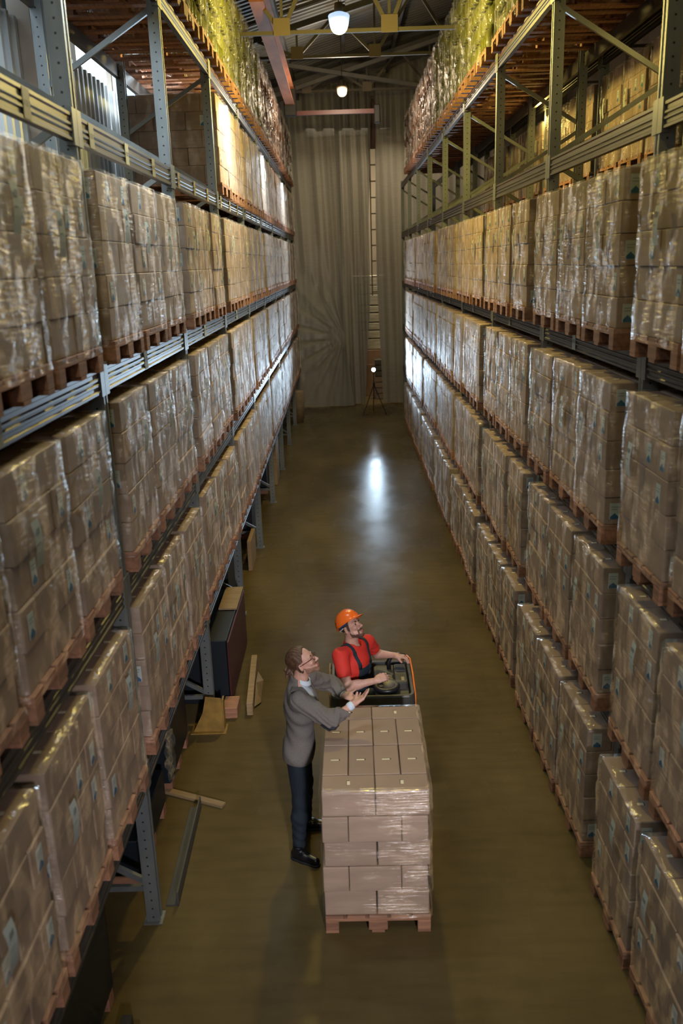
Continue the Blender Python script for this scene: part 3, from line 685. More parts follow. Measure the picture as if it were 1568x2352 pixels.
obj('base_crate', MB().cbox(-0.7, 0.7, -0.4, 0.4, 0, 1.6, 0.01), M['kraft'], t)
z = 1.62
for k, h in enumerate((0.4, 0.3, 0.28, 0.34, 0.26, 0.4, 0.3, 0.36)):
    obj('bundle', MB().cbox(-0.62 + 0.03 * (k % 3), 0.64 - 0.04 * (k % 2), -0.38, 0.38, z, z + h - 0.03, 0.02), M['white_stack'], t); z += h
t = thing('small_crate_pile', 'small pile of dark slatted crates right of the pale stack behind gap', 'crates', (1.28, 30.7, 0))
for k in range(7): obj('crate', MB().cbox(-0.2, 0.2, -0.2, 0.2, 0.2 * k, 0.2 * k + 0.18, 0.01), M['card' if k < 4 else 'truss'], t)
# tripod flash
t = thing('tripod_flash', 'black light stand with a shining round flash at the aisle end', 'flash light', (0.92, 27.35, 0))
for a in (-2.6, -0.45, 1.6): obj('leg', MB().tube([(0, 0, 0.95), (0.42 * math.cos(a), 0.42 * math.sin(a), 0.01)], [0.016, 0.012], 8), M['black'], t)
obj('column', MB().tube([(0, 0, 0.5), (0, 0, 1.32)], 0.014, 8), M['black'], t)
obj('collar', MB().lathe([(0.03, 0.9), (0.035, 0.95), (0.03, 1.0)], n=12), M['black'], t)
hd = obj('flash_head', MB().tube([(0, 0.14, 1.42), (0, 0.0, 1.42), (0, -0.03, 1.42)], [0.055, 0.06, 0.075], 16), M['black'], t)
M['flash'] = mat('flash_tube', (1, 1, 1), 0.3, emit=((0.85, 0.93, 1.0), 60.0))
obj('flash_tube', MB().tube([(0, -0.031, 1.42), (0, -0.036, 1.42)], 0.062, 16), M['flash'], t)
bpy.data.objects['flash_tube'].parent = hd; 
# ------------------------------------------------------------------ floor clutter along the left rack
t = thing('post_guard', 'worn yellow steel guard plate around a left rack foot', 'guard', (-1.53, 8.14, 0))
obj('plate', MB().add([(-0.17, -0.12, 0), (0.16, -0.12, 0), (0.14, -0.1, 0.38), (-0.02, -0.1, 0.4), (-0.06, -0.11, 0.22), (-0.17, -0.105, 0), (0.16, -0.105, 0), (0.14, -0.09, 0.38), (-0.02, -0.09, 0.4), (-0.06, -0.1, 0.22)], [(0, 1, 2, 3, 4), (9, 8, 7, 6, 5), (1, 6, 7, 2), (0, 4, 9, 5), (4, 3, 8, 9), (3, 2, 7, 8)]), M['yellow'], t)
obj('side_plate', MB().box(0.145, 0.16, -0.1, 0.0, 0, 0.36), M['yellow'], t)
obj('base_flange', MB().box(-0.19, 0.18, -0.16, 0.03, 0, 0.012), M['yellow'], t)
t = thing('timber_block', 'short square timber block beside the yellow post guard', 'timber', (-1.345, 8.36, 0))
obj('block', MB().cbox(-0.08, 0.08, -0.07, 0.2, 0.0, 0.13, 0.006), M['wood'], t)
t = thing('plank', 'pale timber plank lying along the dark red box beside the rack', 'plank', (-1.17, 9.0, 0), math.radians(3))
obj('board', MB().cbox(-0.035, 0.035, -0.65, 0.55, 0.0, 0.15, 0.004), M['wood_pale'], t)
obj('torn_wrapper', MB().add([(0.04, -0.5, 0.02), (0.11, -0.4, 0.02), (0.12, 0.1, 0.03), (0.05, 0.3, 0.05), (0.05, -0.2, 0.16)], [(0, 1, 4), (1, 2, 4), (2, 3, 4)]), M['wood_pale'], t)
t = thing('crate', 'large dark crate with a red side panel under the left rack', 'crate', (-1.78, 9.35, 0))
obj('body', MB().cbox(-0.42, 0.40, -0.75, 0.8, 0.02, 0.78, 0.01), M['navy'], t)
obj('side_panel', MB().cbox(0.405, 0.425, -0.75, 0.8, 0.04, 0.76, 0.004), M['maroon'], t)
obj('lid_board', MB().cbox(0.2, 0.42, 0.1, 0.8, 0.785, 0.81, 0.004), M['wood_pale'], t)
t = thing('plank', 'loose pale stick jutting into the aisle from under the left rack', 'plank', (-1.5, 6.85, 0), math.radians(-24))
obj('board', MB().cbox(-0.32, 0.32, -0.035, 0.035, 0.0, 0.03, 0.004), M['wood_pale'], t)
t = thing('floor_rail', 'dark steel guide rail on the floor just past the first left upright', 'rail', (-1.40, 6.1, 0), math.radians(1))
obj('angle', MB().box(-0.012, 0.0, -0.62, 0.62, 0, 0.12).box(-0.1, 0.0, -0.62, 0.62, 0, 0.012), M['dark_steel'], t)
t = thing('plank', 'long splintered timber strip along the near left rack edge', 'plank', (-1.44, 3.9, 0), math.radians(1.5))
obj('board', MB().cbox(-0.03, 0.03, -1.2, 0.45, 0.02, 0.06, 0.004), M['wood_pale'], t)
obj('backing', MB().box(-0.1, -0.032, -1.2, 0.5, 0, 0.1), M['black'], t)
def dark_crate(y, w, d, h, label, x=-2.12, m='navy'):
    t = thing('crate', label, 'crate', (x, y, 0), 0, 'dark crates stored under the left rack')
    obj('body', MB().cbox(-w / 2, w / 2, -d / 2, d / 2, 0.1, h, 0.01), M[m], t)
    for yy in (-d / 2 + 0.08, 0, d / 2 - 0.08): obj('skid', MB().box(-w / 2, w / 2, yy - 0.05, yy + 0.05, 0, 0.1), M['wood'], t)
dark_crate(3.9, 0.9, 1.5, 0.95, 'dark blue crate under the left rack nearest the camera')
dark_crate(6.2, 0.8, 1.0, 0.42, 'low dark crate behind the first left upright')
dark_crate(7.4, 0.8, 0.9, 0.6, 'dark crate under the left rack before the yellow guard')
dark_crate(12.1, 0.8, 1.6, 0.75, 'dark crate under the left rack in the fourth bay')
dark_crate(15.4, 0.8, 1.6, 0.7, 'dark crate under the left rack in the fifth bay')
dark_crate(18.4, 0.8, 1.4, 0.7, 'dark crate under the left rack in the sixth bay')
t = thing('plank', 'upright pale board leaning under the left rack, fourth bay', 'plank', (-1.60, 13.35, 0)); obj('board', MB().cbox(-0.03, 0.03, -0.4, 0.3, 0.0, 0.5, 0.004), M['wood_pale'], t)
t = thing('plank', 'upright pale board under the left rack, sixth bay', 'plank', (-1.62, 18.9, 0)); obj('board', MB().cbox(-0.06, 0.06, -0.4, 0.4, 0.0, 0.95, 0.004), M['wood_pale'], t)
t = thing('bin', 'pale rounded bin at the far end of the left rack', 'bin', (-1.45, 26.2, 0)); obj('body', MB().lathe([(0.001, 0), (0.14, 0), (0.19, 0.5), (0.2, 0.95), (0.17, 1.0), (0.001, 1.0)], n=16), M['wood_pale'], t, True)
t = thing('plastic_scrap', 'crumpled clear film scrap hanging below the lowest left shelf', 'film scrap', (-1.47, 6.0, 0.85))
vs = []; fs = []
for j in range(9):
    for i in range(7): vs.append((0.03 * math.sin(i * 1.9 + j), (i - 3) * 0.035 + 0.02 * math.sin(j * 1.3), 0.35 - j * 0.05 + 0.01 * math.sin(i * 2)))
for j in range(8):
    for i in range(6): fs.append((j * 7 + i, j * 7 + i + 1, (j + 1) * 7 + i + 1, (j + 1) * 7 + i))
obj('sheet', MB().add(vs, fs), M['film_bottle'], t, True)
# ------------------------------------------------------------------ people: smooth-blended distance fields turned into one continuous surface each
import openvdb
def V(*a): return np.array(a, dtype=np.float32)
def nrm(v): v = np.asarray(v, float); return v / np.linalg.norm(v)
class F:
    """a smooth union of tapered capsules and ellipsoids"""
    def __init__(s, k=0.02): s.k = k; s.p = []
    def cap(s, a, b, ra, rb, k=None): s.p.append(('c', V(*a), V(*b), ra, rb, k)); return s
    def ell(s, c, r, R_=None, k=None, op='+'): s.p.append(('e', V(*c), V(*r), None if R_ is None else np.array(R_, dtype=np.float32), op, k)); return s
    def chain(s, pts, rs, k=None):
        for i in range(len(pts) - 1): s.cap(pts[i], pts[i + 1], rs[i], rs[i + 1], k)
        return s
    def ev(s, X, Y, Z):
        # each primitive only touches the part of the grid near it
        x1, y1, z1 = X[:, 0, 0], Y[0, :, 0], Z[0, 0, :]; D = np.full(X.shape, 0.2, dtype=np.float32); full = float(z1[-1] - z1[0]) < 1e-6
        for p in s.p:
            kk = (p[5] if p[0] == 'c' else p[5]) or s.k; mg = kk + 0.03
            if p[0] == 'c': r = max(p[3], p[4]); lo = np.minimum(p[1], p[2]) - r - mg; hi = np.maximum(p[1], p[2]) + r + mg
            else: r = np.abs(p[3] if p[3] is not None else np.eye(3)) @ p[2]; lo = p[1] - r - mg; hi = p[1] + r + mg
            sl = []
            for ax, g in enumerate((x1, y1, z1)):
                if ax == 2 and full: sl.append(slice(None)); continue
                i0, i1 = np.searchsorted(g, (lo[ax], hi[ax])); sl.append(slice(int(i0), int(i1)))
            sl = tuple(sl); d = D[sl]
            if d.size == 0: continue
            X_, Y_, Z_ = x1[sl[0]][:, None, None], y1[sl[1]][None, :, None], z1[sl[2]][None, None, :]
            if p[0] == 'c':
                _, a, b, ra, rb, k = p; ba = b - a; L2 = float(ba @ ba) + 1e-9
                t = np.clip(((X_ - a[0]) * ba[0] + (Y_ - a[1]) * ba[1] + (Z_ - a[2]) * ba[2]) / L2, 0, 1)
                q = np.sqrt((X_ - a[0] - ba[0] * t) ** 2 + (Y_ - a[1] - ba[1] * t) ** 2 + (Z_ - a[2] - ba[2] * t) ** 2) - (ra + (rb - ra) * t); op = '+'
            else:
                _, c, r, Rm, op, k = p; x, y, z = X_ - c[0], Y_ - c[1], Z_ - c[2]
                if Rm is not None: x, y, z = (Rm[0, 0] * x + Rm[1, 0] * y + Rm[2, 0] * z, Rm[0, 1] * x + Rm[1, 1] * y + Rm[2, 1] * z, Rm[0, 2] * x + Rm[1, 2] * y + Rm[2, 2] * z)
                k0 = np.sqrt((x / r[0]) ** 2 + (y / r[1]) ** 2 + (z / r[2]) ** 2); k1 = np.sqrt((x / r[0] ** 2) ** 2 + (y / r[1] ** 2) ** 2 + (z / r[2] ** 2) ** 2) + 1e-6
                q = k0 * (k0 - 1) / k1
            k = kk
            if op == '+': h = np.clip(0.5 + 0.5 * (d - q) / k, 0, 1); D[sl] = d + (q - d) * h - k * h * (1 - h)
            else: h = np.clip(0.5 - 0.5 * (d + q) / k, 0, 1); D[sl] = d + (-q - d) * h + k * h * (1 - h)
        return D
    def box(s, m=0.03):
        lo = []; hi = []
        for p in s.p:
            if p[0] == 'c': r = max(p[3], p[4]); lo += [p[1] - r, p[2] - r]; hi += [p[1] + r, p[2] + r]
            elif p[4] == '+': r = float(max(p[2])); lo.append(p[1] - r); hi.append(p[1] + r)
        return np.min(lo, 0) - m, np.max(hi, 0) + m
def surf(name, fn, lo, hi, res, m, parent, label=None, pre=None):
    lo = np.asarray(lo, float); n = [int(math.ceil((hi[i] - lo[i]) / res)) + 1 for i in range(3)]
    X, Y, Z = np.meshgrid(*[(lo[i] + res * np.arange(n[i])).astype(np.float32) for i in range(3)], indexing='ij')
    d = fn(X, Y, Z).astype(np.float32)
    for ax in range(3):
        sl = [slice(None)] * 3
        for e in (0, -1): sl[ax] = e; d[tuple(sl)] = np.maximum(d[tuple(sl)], res)
    d = np.clip(d, -4 * res, 4 * res)
    g = openvdb.FloatGrid(4 * res); g.copyFromArray(d); p, q = g.convertToQuads(isovalue=0.0)
    p = p * res + lo; q = q.astype(int)
    a, b, c = p[q[:, 0]], p[q[:, 1]], p[q[:, 2]]; vol = (np.cross(b - a, c - a) * a).sum() if len(p) else 0
    if vol < 0: q = q[:, ::-1]
    me = bpy.data.meshes.new(name); me.vertices.add(len(p)); me.vertices.foreach_set('co', p.astype(np.float32).ravel())
    me.loops.add(len(q) * 4); me.loops.foreach_set('vertex_index', q.astype(np.int32).ravel()); me.polygons.add(len(q))
    me.polygons.foreach_set('loop_start', np.arange(0, len(q) * 4, 4, dtype=np.int32)); me.polygons.foreach_set('use_smooth', [True] * len(q))
    me.materials.append(m); me.update(calc_edges=True); me.validate()
    o = link(name, me, parent)
    if label: o['label'] = label
    if parent is not None: o.matrix_parent_inverse = Matrix.Translation(-parent.location)
    return o
def wr(X, Y, Z, amp, f=1.0, ph=0.0):
    """cloth wrinkles"""
    return amp * (np.sin(X * 47 * f + Z * 31 * f + ph) * np.sin(Z * 59 * f - Y * 37 * f + 2 * ph) + 0.6 * np.sin(Z * 97 * f + X * 61 * f - Y * 41 * f + ph))
def hand(f, W, Fd, N, S_, curl, spread=0.05, thumb=(0.55, 0.75, 0.30), tcurl=0.3, sc=1.0, tl=1.0):
    W = np.array(W, float); Fd = nrm(Fd); N = nrm(np.array(N, float) - np.dot(N, Fd) * Fd); S_ = nrm(np.array(S_, float) - np.dot(S_, Fd) * Fd - np.dot(S_, N) * N)
    P = lambda a, b, c=0.0: W + sc * (a * Fd + b * S_ + c * N)
    f.cap(P(0.0, 0), P(0.03, 0), 0.024 * sc, 0.026 * sc, 0.012)
    for b in (-0.026, -0.009, 0.009, 0.027): f.cap(P(0.025, b * 0.8), P(0.088, b * 1.05), 0.0155 * sc, 0.0125 * sc, 0.012)
    f.cap(P(0.02, 0.022, 0.006), P(0.055, 0.034, 0.010), 0.019 * sc, 0.014 * sc, 0.012)
    tips = []
    for i, (b, L_) in enumerate(((0.030, 0.074), (0.010, 0.083), (-0.010, 0.077), (-0.029, 0.060))):
        base = P(0.090 if i in (1, 2) else 0.085, b); ang = 0.12; pt = base; rad = 0.0092 if i < 3 else 0.0080
        sp = spread * (1.5 - i) ; c = curl[i]
        for j, (fr_, cc) in enumerate(((0.45, 0.55), (0.31, 0.9), (0.24, 0.6))):
            ang += c * cc; dr = nrm(math.cos(ang) * Fd + math.sin(ang) * N + sp * S_ * math.cos(ang))
            nx = pt + dr * L_ * fr_ * sc; f.cap(pt, nx, rad * sc, (rad - 0.0007) * sc, 0.004); pt = nx; rad -= 0.0007
        tips.append((pt, dr))
    td = nrm(thumb[0] * Fd + thumb[1] * S_ + thumb[2] * N); pt = P(0.030, 0.030, 0.004)
    n1 = pt + td * 0.036 * sc * tl; f.cap(pt, n1, 0.0145 * sc, 0.0115 * sc, 0.008)
    td2 = nrm(td + tcurl * N - tcurl * S_ + 0.2 * Fd); f.cap(n1, n1 + td2 * 0.032 * sc * tl, 0.0112 * sc, 0.0092 * sc, 0.004)
    return tips
def head_frame(fwd, up_hint, roll=0.0):
    f_ = nrm(fwd); l_ = nrm(np.cross(up_hint, f_)); u_ = np.cross(f_, l_)
    l2 = l_ * math.cos(roll) + u_ * math.sin(roll); u2 = np.cross(f_, l2); return np.stack([f_, l2, u_ * 0 + u2], axis=1)  # columns: forward, left, up
def head_fields(f, c, A, beard=False):
    H = lambda x, y, z: np.array(c) + A @ np.array([x, y, z], float)
    e = lambda x, y, z, r, k=None, op='+': f.ell(H(x, y, z), r, A, k, op)
    e(-0.018, 0, 0.050, (0.098, 0.076, 0.082)); e(0.030, 0, -0.005, (0.062, 0.060, 0.085), 0.03); e(0.036, 0, -0.066, (0.050, 0.048, 0.036), 0.02)
    e(0.074, 0, -0.098, (0.020, 0.024, 0.016), 0.02)
    for s in (-1, 1):
        e(0.015, s * 0.050, -0.055, (0.035, 0.014, 0.030), 0.02); e(0.066, s * 0.043, -0.016, (0.022, 0.020, 0.018), 0.018); e(0.074, s * 0.026, 0.034, (0.017, 0.030, 0.009), 0.010)
        e(0.096, s * 0.031, 0.012, (0.015, 0.019, 0.013), 0.012, '-')
        e(-0.008, s * 0.079, 0.002, (0.020, 0.008, 0.032), 0.006); e(-0.003, s * 0.087, 0.004, (0.010, 0.006, 0.020), 0.005, '-'); e(-0.012, s * 0.080, -0.024, (0.010, 0.007, 0.010), 0.006)
    f.cap(H(0.088, 0, 0.022), H(0.114, 0, -0.018), 0.008, 0.011, 0.010); e(0.113, 0, -0.022, (0.014, 0.012, 0.010), 0.006)
    for s in (-1, 1): e(0.102, s * 0.012, -0.027, (0.010, 0.007, 0.007), 0.006)
    e(0.092, 0, -0.055, (0.012, 0.024, 0.007), 0.005); e(0.090, 0, -0.068, (0.012, 0.020, 0.008), 0.005); e(0.104, 0, -0.0615, (0.006, 0.022, 0.0018), 0.004, '-')
    return H
def face_details(root, c, A, H, browm, res=0.002):
    for s in (-1, 1):
        mb = MB(); n = 12; vs = []; fs = []; mm = []
        for j in range(7):
            for i in range(n):
                a = PI * 0.5 * (1 - j / 6) ; q = 2 * PI * i / n
                vs.append(tuple(H(0.0715, s * 0.031, 0.012) + A @ (0.0125 * np.array([math.sin(a) if j < 7 else 1, math.cos(a) * math.cos(q), math.cos(a) * math.sin(q)]))))
        for j in range(6):
            for i in range(n): fs.append((j * n + i, j * n + (i + 1) % n, (j + 1) * n + (i + 1) % n, (j + 1) * n + i)); mm.append(1 if j <= 2 else 0)
        # orient eyeball bands: last bands face forward
        mb.v = vs; mb.f = fs; mb.m = mm
        o = obj('eye', mb, [M['eye_white'], M['eye_iris']], root, True); o.matrix_parent_inverse = Matrix.Translation(-root.location)
        fb = F(0.004); fb.chain([H(0.089, s * 0.012, 0.030), H(0.090, s * 0.028, 0.036), H(0.078, s * 0.046, 0.030)], [0.0045, 0.0050, 0.0025]); lo, hi = fb.box(0.006)
        surf('eyebrow', fb.ev, lo, hi, res, browm, root)
        fl = F(0.003); fl.chain([H(0.0855, s * 0.018, 0.016), H(0.0865, s * 0.031, 0.0225), H(0.079, s * 0.045, 0.015)], [0.0022, 0.0028, 0.002]); lo, hi = fl.box(0.005)
        surf('eyelid', fl.ev, lo, hi, res, M['skin'], root)
M['skin'] = mat('skin', (0.62, 0.36, 0.27), 0.5, noise=((40, 40, 40), (0.56, 0.30, 0.22), 0.4, 0.7))
M['eye_white'] = mat('eye_white', (0.75, 0.72, 0.68), 0.2); M['eye_iris'] = mat('eye_iris', (0.03, 0.04, 0.045), 0.1)
M['lip'] = mat('lip', (0.42, 0.15, 0.12), 0.45)
M['hair_brown'] = mat('brown_hair', (0.11, 0.055, 0.028), 0.5, noise=((60, 60, 60), (0.05, 0.025, 0.015), 0.4, 0.65), bump=((90, 400, 90), 0.6, 0.003))
M['hair_dark'] = mat('dark_hair', (0.045, 0.025, 0.018), 0.6, bump=((300, 300, 300), 0.6, 0.002))
M['beard'] = mat('trimmed_beard', (0.20, 0.105, 0.065), 0.8, noise=((260, 260, 260), (0.36, 0.20, 0.14), 0.42, 0.6))
M['beard_dark'] = mat('dark_beard', (0.085, 0.042, 0.028), 0.8, noise=((260, 260, 260), (0.20, 0.10, 0.07), 0.45, 0.65))
M['jacket'] = mat('grey_tweed', (0.175, 0.158, 0.140), 0.9, noise=((260, 260, 260), (0.12, 0.108, 0.098), 0.4, 0.6), bump=((300, 300, 300), 0.4, 0.002))
M['lapel'] = mat('tweed_lapel', (0.15, 0.132, 0.12), 0.9, noise=((260, 260, 260), (0.09, 0.08, 0.07), 0.4, 0.6))
M['patch'] = mat('dark_elbow_patch', (0.012, 0.013, 0.020), 0.75)
M['shirt_w'] = mat('pale_blue_shirt', (0.60, 0.70, 0.78), 0.7)
M['jeans'] = mat('dark_jeans', (0.005, 0.011, 0.020), 0.85, noise=((12, 12, 6), (0.009, 0.022, 0.032), 0.45, 0.7))
M['shoe'] = mat('black_leather', (0.008, 0.008, 0.01), 0.28); M['lace'] = mat('grey_lace', (0.30, 0.30, 0.24), 0.7); M['sole'] = mat('shoe_sole', (0.012, 0.012, 0.012), 0.6)
M['red_shirt'] = mat('red_cotton', (0.68, 0.035, 0.022), 0.75, bump=((14, 14, 14), 0.3, 0.01))
M['overall'] = mat('navy_overall', (0.010, 0.024, 0.036), 0.75, noise=((10, 10, 10), (0.015, 0.04, 0.055), 0.4, 0.7))
M['helmet'] = mat('orange_hard_hat', (0.95, 0.17, 0.02), 0.24, coat=0.4)
M['strap_blue'] = mat('blue_sweatband', (0.02, 0.07, 0.2), 0.6)
M['frame_m'] = mat('spectacle_frame', (0.10, 0.03, 0.015), 0.3); 
def lens_mat():
    m = bpy.data.materials.new('clear_lens'); m.use_nodes = True; nt = m.node_tree; N = nt.nodes; L = nt.links; N.clear()
    o = N.new('ShaderNodeOutputMaterial'); t = N.new('ShaderNodeBsdfTransparent'); g = N.new('ShaderNodeBsdfGlossy'); g.inputs['Roughness'].default_value = 0.05
    x = N.new('ShaderNodeMixShader'); x.inputs[0].default_value = 0.10; L.new(t.outputs[0], x.inputs[1]); L.new(g.outputs[0], x.inputs[2]); L.new(x.outputs[0], o.inputs['Surface']); return m
M['lens'] = lens_mat()

# ---- standing man with the grey jacket
def standing_man():
    root = thing('person', 'standing man in grey tweed jacket and dark jeans, hair tied back, glasses, arms held out', 'person', (-0.45, 6.2, 0.0))
    hc = (-0.395, 6.20, 1.668); A = head_frame((0.87, -0.10, 0.46), (0, 0.02, 1), 0.05)
    body = F(0.025); H = head_fields(body, hc, A)
    body.cap((-0.452, 6.2, 1.42), H(-0.030, 0, -0.045), 0.066, 0.058, 0.03)
    body.ell((-0.45, 6.2, 1.25), (0.10, 0.16, 0.20)); 
    # arms inside the sleeves and the bare hands
    shR, elR, wrR = (-0.425, 6.00, 1.435), (-0.185, 5.905, 1.315), (-0.012, 6.005, 1.392)
    shL, elL, wrL = (-0.385, 6.405, 1.425), (-0.185, 6.60, 1.265), (-0.085, 6.47, 1.225)
    body.cap((-0.45, 6.08, 1.38), shR, 0.06, 0.05); body.cap((-0.45, 6.32, 1.38), shL, 0.06, 0.05)
    body.chain([shR, elR], [0.042, 0.035]).chain([shL, elL], [0.042, 0.035])
    body.chain([elR, wrR], [0.035, 0.025], 0.012).chain([elL, wrL], [0.035, 0.025], 0.012)
    hand(body, wrR, (0.80, 0.28, 0.42), (-0.40, 0.10, 0.85), (0.05, 0.95, -0.1), (0.12, 0.16, 0.22, 0.35), thumb=(0.75, 0.55, 0.45), sc=1.0)
    hand(body, wrL, (0.85, -0.42, -0.12), (-0.1, -0.1, 1.0), (0.35, 0.85, 0.1), (0.55, 0.6, 0.7, 0.8), thumb=(0.65, 0.55, 0.55), sc=1.0)
    hips = (-0.47, 6.2, 0.92)
    kR, aR = (-0.455, 6.06, 0.50), (-0.50, 6.015, 0.10); kL, aL = (-0.44, 6.34, 0.50), (-0.46, 6.40, 0.10)
    body.ell(hips, (0.10, 0.14, 0.14))
    body.chain([(-0.47, 6.10, 0.90), kR, aR], [0.06, 0.045, 0.035]).chain([(-0.46, 6.30, 0.90), kL, aL], [0.06, 0.045, 0.035])
    lo, hi = body.box(); 
    surf('body', body.ev, lo, hi, 0.0042, M['skin'], root)
    face_details(root, hc, A, H, M['hair_brown'])
    fl = F(0.004); fl.chain([H(0.099, -0.02, -0.057), H(0.104, 0, -0.055), H(0.099, 0.02, -0.057)], [0.003, 0.0042, 0.003]).chain([H(0.097, -0.016, -0.066), H(0.101, 0, -0.0675), H(0.097, 0.016, -0.066)], [0.003, 0.0045, 0.003]); l2, h2 = fl.box(0.006); surf('lips', fl.ev, l2, h2, 0.002, M['lip'], root)
    # beard: thin shell of the jaw
    Af = np.array(A, dtype=np.float32)
    def loc(X, Y, Z):
        x, y, z = X - hc[0], Y - hc[1], Z - hc[2]
        return (Af[0, 0] * x + Af[1, 0] * y + Af[2, 0] * z, Af[0, 1] * x + Af[1, 1] * y + Af[2, 1] * z, Af[0, 2] * x + Af[1, 2] * y + Af[2, 2] * z)
    hf = F(0.025); head_fields(hf, hc, A); hlo, hhi = hf.box()
    def beard_fn(th, stub):
        def fn(X, Y, Z):
            d = hf.ev(X, Y, Z) - th; x, y, z = loc(X, Y, Z)
            jaw = np.maximum(z - (-0.038 - 0.55 * np.maximum(0, x - 0.03) + 1.0 * np.maximum(0, 0.018 - x)), -(x + 0.002)); jaw = np.maximum(jaw, z - 0.02)
            must = np.maximum(np.maximum(np.abs(z + 0.043) - 0.008, 0.078 - x), np.abs(y) - 0.032)
            reg = np.minimum(jaw, must); mouth = 0.001 + 0.010 - np.sqrt(((z + 0.061) * 1.0) ** 2 + (np.maximum(0, np.abs(y) - 0.018)) ** 2); mouth = np.where(x > 0.07, mouth, -1)
            return np.maximum(np.maximum(d, reg), mouth)
        return fn
    surf('beard', beard_fn(0.0030, 0), hlo, hhi, 0.003, M['beard'], root)
    def hair_fn(X, Y, Z):
        x, y, z = loc(X, Y, Z)
        s = hf.ev(X, Y, Z) - 0.010 - 0.0022 * np.sin(y * 260 + 14 * np.sin(x * 9)) - 0.004 * np.exp(-((x + 0.02) / 0.05) ** 2)
        line = x - (0.050 + 0.25 * (z - 0.09)); side = np.where(np.abs(y) > 0.05, x - (0.022 + 0.35 * (z - 0.03)), -1.0)
        low = -(z + 0.050 - 0.0 * x); ear = 0.030 - np.sqrt((x + 0.006) ** 2 + (z + 0.004) ** 2); ear = np.where(x > -0.03, ear, -1); ear = np.where(np.abs(y) > 0.05, ear, -1)
        fr_ = np.where((z < 0.03) & (x > -0.008), 0.01 + 0 * x, -1)
        return np.maximum(np.maximum(np.maximum(s, line), np.maximum(side, low)), np.maximum(ear, fr_))
    surf('hair', hair_fn, hlo - 0.02, hhi + 0.02, 0.003, M['hair_brown'], root)
    b = F(0.012); bc = H(-0.148, 0, -0.022)
    rq = random.Random(4)
    for k in range(11):
        a = k * 2.4; p = bc + A @ np.array([-0.012 * math.cos(a * 1.3), 0.022 * math.cos(a), 0.026 * math.sin(a)]); q = p + A @ np.array([rq.uniform(-.02, .01), rq.uniform(-.02, .02), rq.uniform(-.03, .02)])
        b.cap(p, q, 0.017, 0.010, 0.004)
    b.cap(H(-0.10, 0, 0.0), bc, 0.03, 0.022); b.cap(H(-0.125, 0.0, -0.035), (-0.50, 6.19, 1.56), 0.014, 0.008, 0.006); b.cap(H(-0.12, -0.02, -0.03), (-0.478, 6.17, 1.555), 0.012, 0.005, 0.006)
    l2, h2 = b.box(); surf('hair_bun', b.ev, l2, h2, 0.003, M['hair_brown'], root)
    # spectacles
    gl = MB()
    for s in (-1, 1):
        c0 = H(0.108, s * 0.031, 0.010); ring = [tuple(c0 + A @ np.array([-0.10 * abs(0.025 * math.cos(t)) , 0.024 * math.cos(t), 0.018 * math.sin(t)])) for t in [2 * PI * k / 16 for k in range(17)]]
        gl.tube(ring, 0.0022, 6); gl.tube([tuple(H(0.104, s * 0.055, 0.016)), tuple(H(0.05, s * 0.078, 0.014)), tuple(H(-0.01, s * 0.086, 0.010))], 0.0026, 6)
        le = MB(); le.add([tuple(c0)] + ring[:16], [(0, 1 + k, 1 + (k + 1) % 16) for k in range(16)])
        if s == -1: o1 = le
        else: o2 = le
    gl.tube([tuple(H(0.109, -0.008, 0.014)), tuple(H(0.112, 0, 0.017)), tuple(H(0.109, 0.008, 0.014))], 0.0022, 6)
    g = obj('spectacles', gl, M['frame_m'], root, True); g.matrix_parent_inverse = Matrix.Translation(-root.location)
    for q in (o1, o2): o = obj('lens', q, M['lens'], g); 
    # jacket
    tor = F(0.05)
    tor.ell((-0.435, 6.2, 1.30), (0.135, 0.200, 0.19)); tor.ell((-0.445, 6.2, 1.08), (0.112, 0.165, 0.20)); tor.ell((-0.462, 6.2, 0.93), (0.132, 0.180, 0.16))
    tor.cap((-0.44, 6.03, 1.415), (-0.44, 6.37, 1.415), 0.072, 0.072); tor.cap((-0.47, 6.10, 0.90), (-0.47, 6.11, 0.86), 0.115, 0.112); tor.cap((-0.47, 6.29, 0.90), (-0.47, 6.28, 0.86), 0.115, 0.112)
    tor.cap((-0.455, 6.2, 1.42), (-0.442, 6.2, 1.525), 0.085, 0.074, 0.03)
    tb = F(0.03); tb.p = list(tor.p)
    sR, eR, cR = np.array(shR), np.array(elR), np.array(wrR); sL, eL, cL = np.array(shL), np.array(elL), np.array(wrL)
    arms = F(0.025); arms.chain([sR, eR], [0.080, 0.062]).chain([eR, eR * 0.08 + cR * 0.92], [0.064, 0.047]); arms.chain([sL, eL], [0.078, 0.060]).chain([eL, eL * 0.08 + cL * 0.92], [0.060, 0.046])
    def rot2(X, Y):
        c_, s_ = math.cos(math.radians(27)), math.sin(math.radians(27)); a_, b_ = X + 0.44, Y - 6.2
        return a_ * c_ - b_ * s_, b_ * c_ + a_ * s_
    def jacket_fn(X, Y, Z):
        a = tor.ev(X, Y, Z); b_ = arms.ev(X, Y, Z)
        ax = np.clip((X + 0.42) / 0.3, 0, 1)
        b_ = b_ + (wr(X, Y, Z, 0.0060, 1.0, 0.6) + wr(X, Y, Z, 0.0030, 1.9, 0.2)) * (0.4 + ax)
        a = a + wr(X, Y, Z, 0.0032, 0.55, 1.0)
        k = 0.018; h = np.clip(0.5 + 0.5 * (a - b_) / k, 0, 1); d = a + (b_ - a) * h - k * h * (1 - h)
        d = np.maximum(d, 0.845 + 0.10 * np.maximum(0, -(X + 0.40)) - Z)            # hem
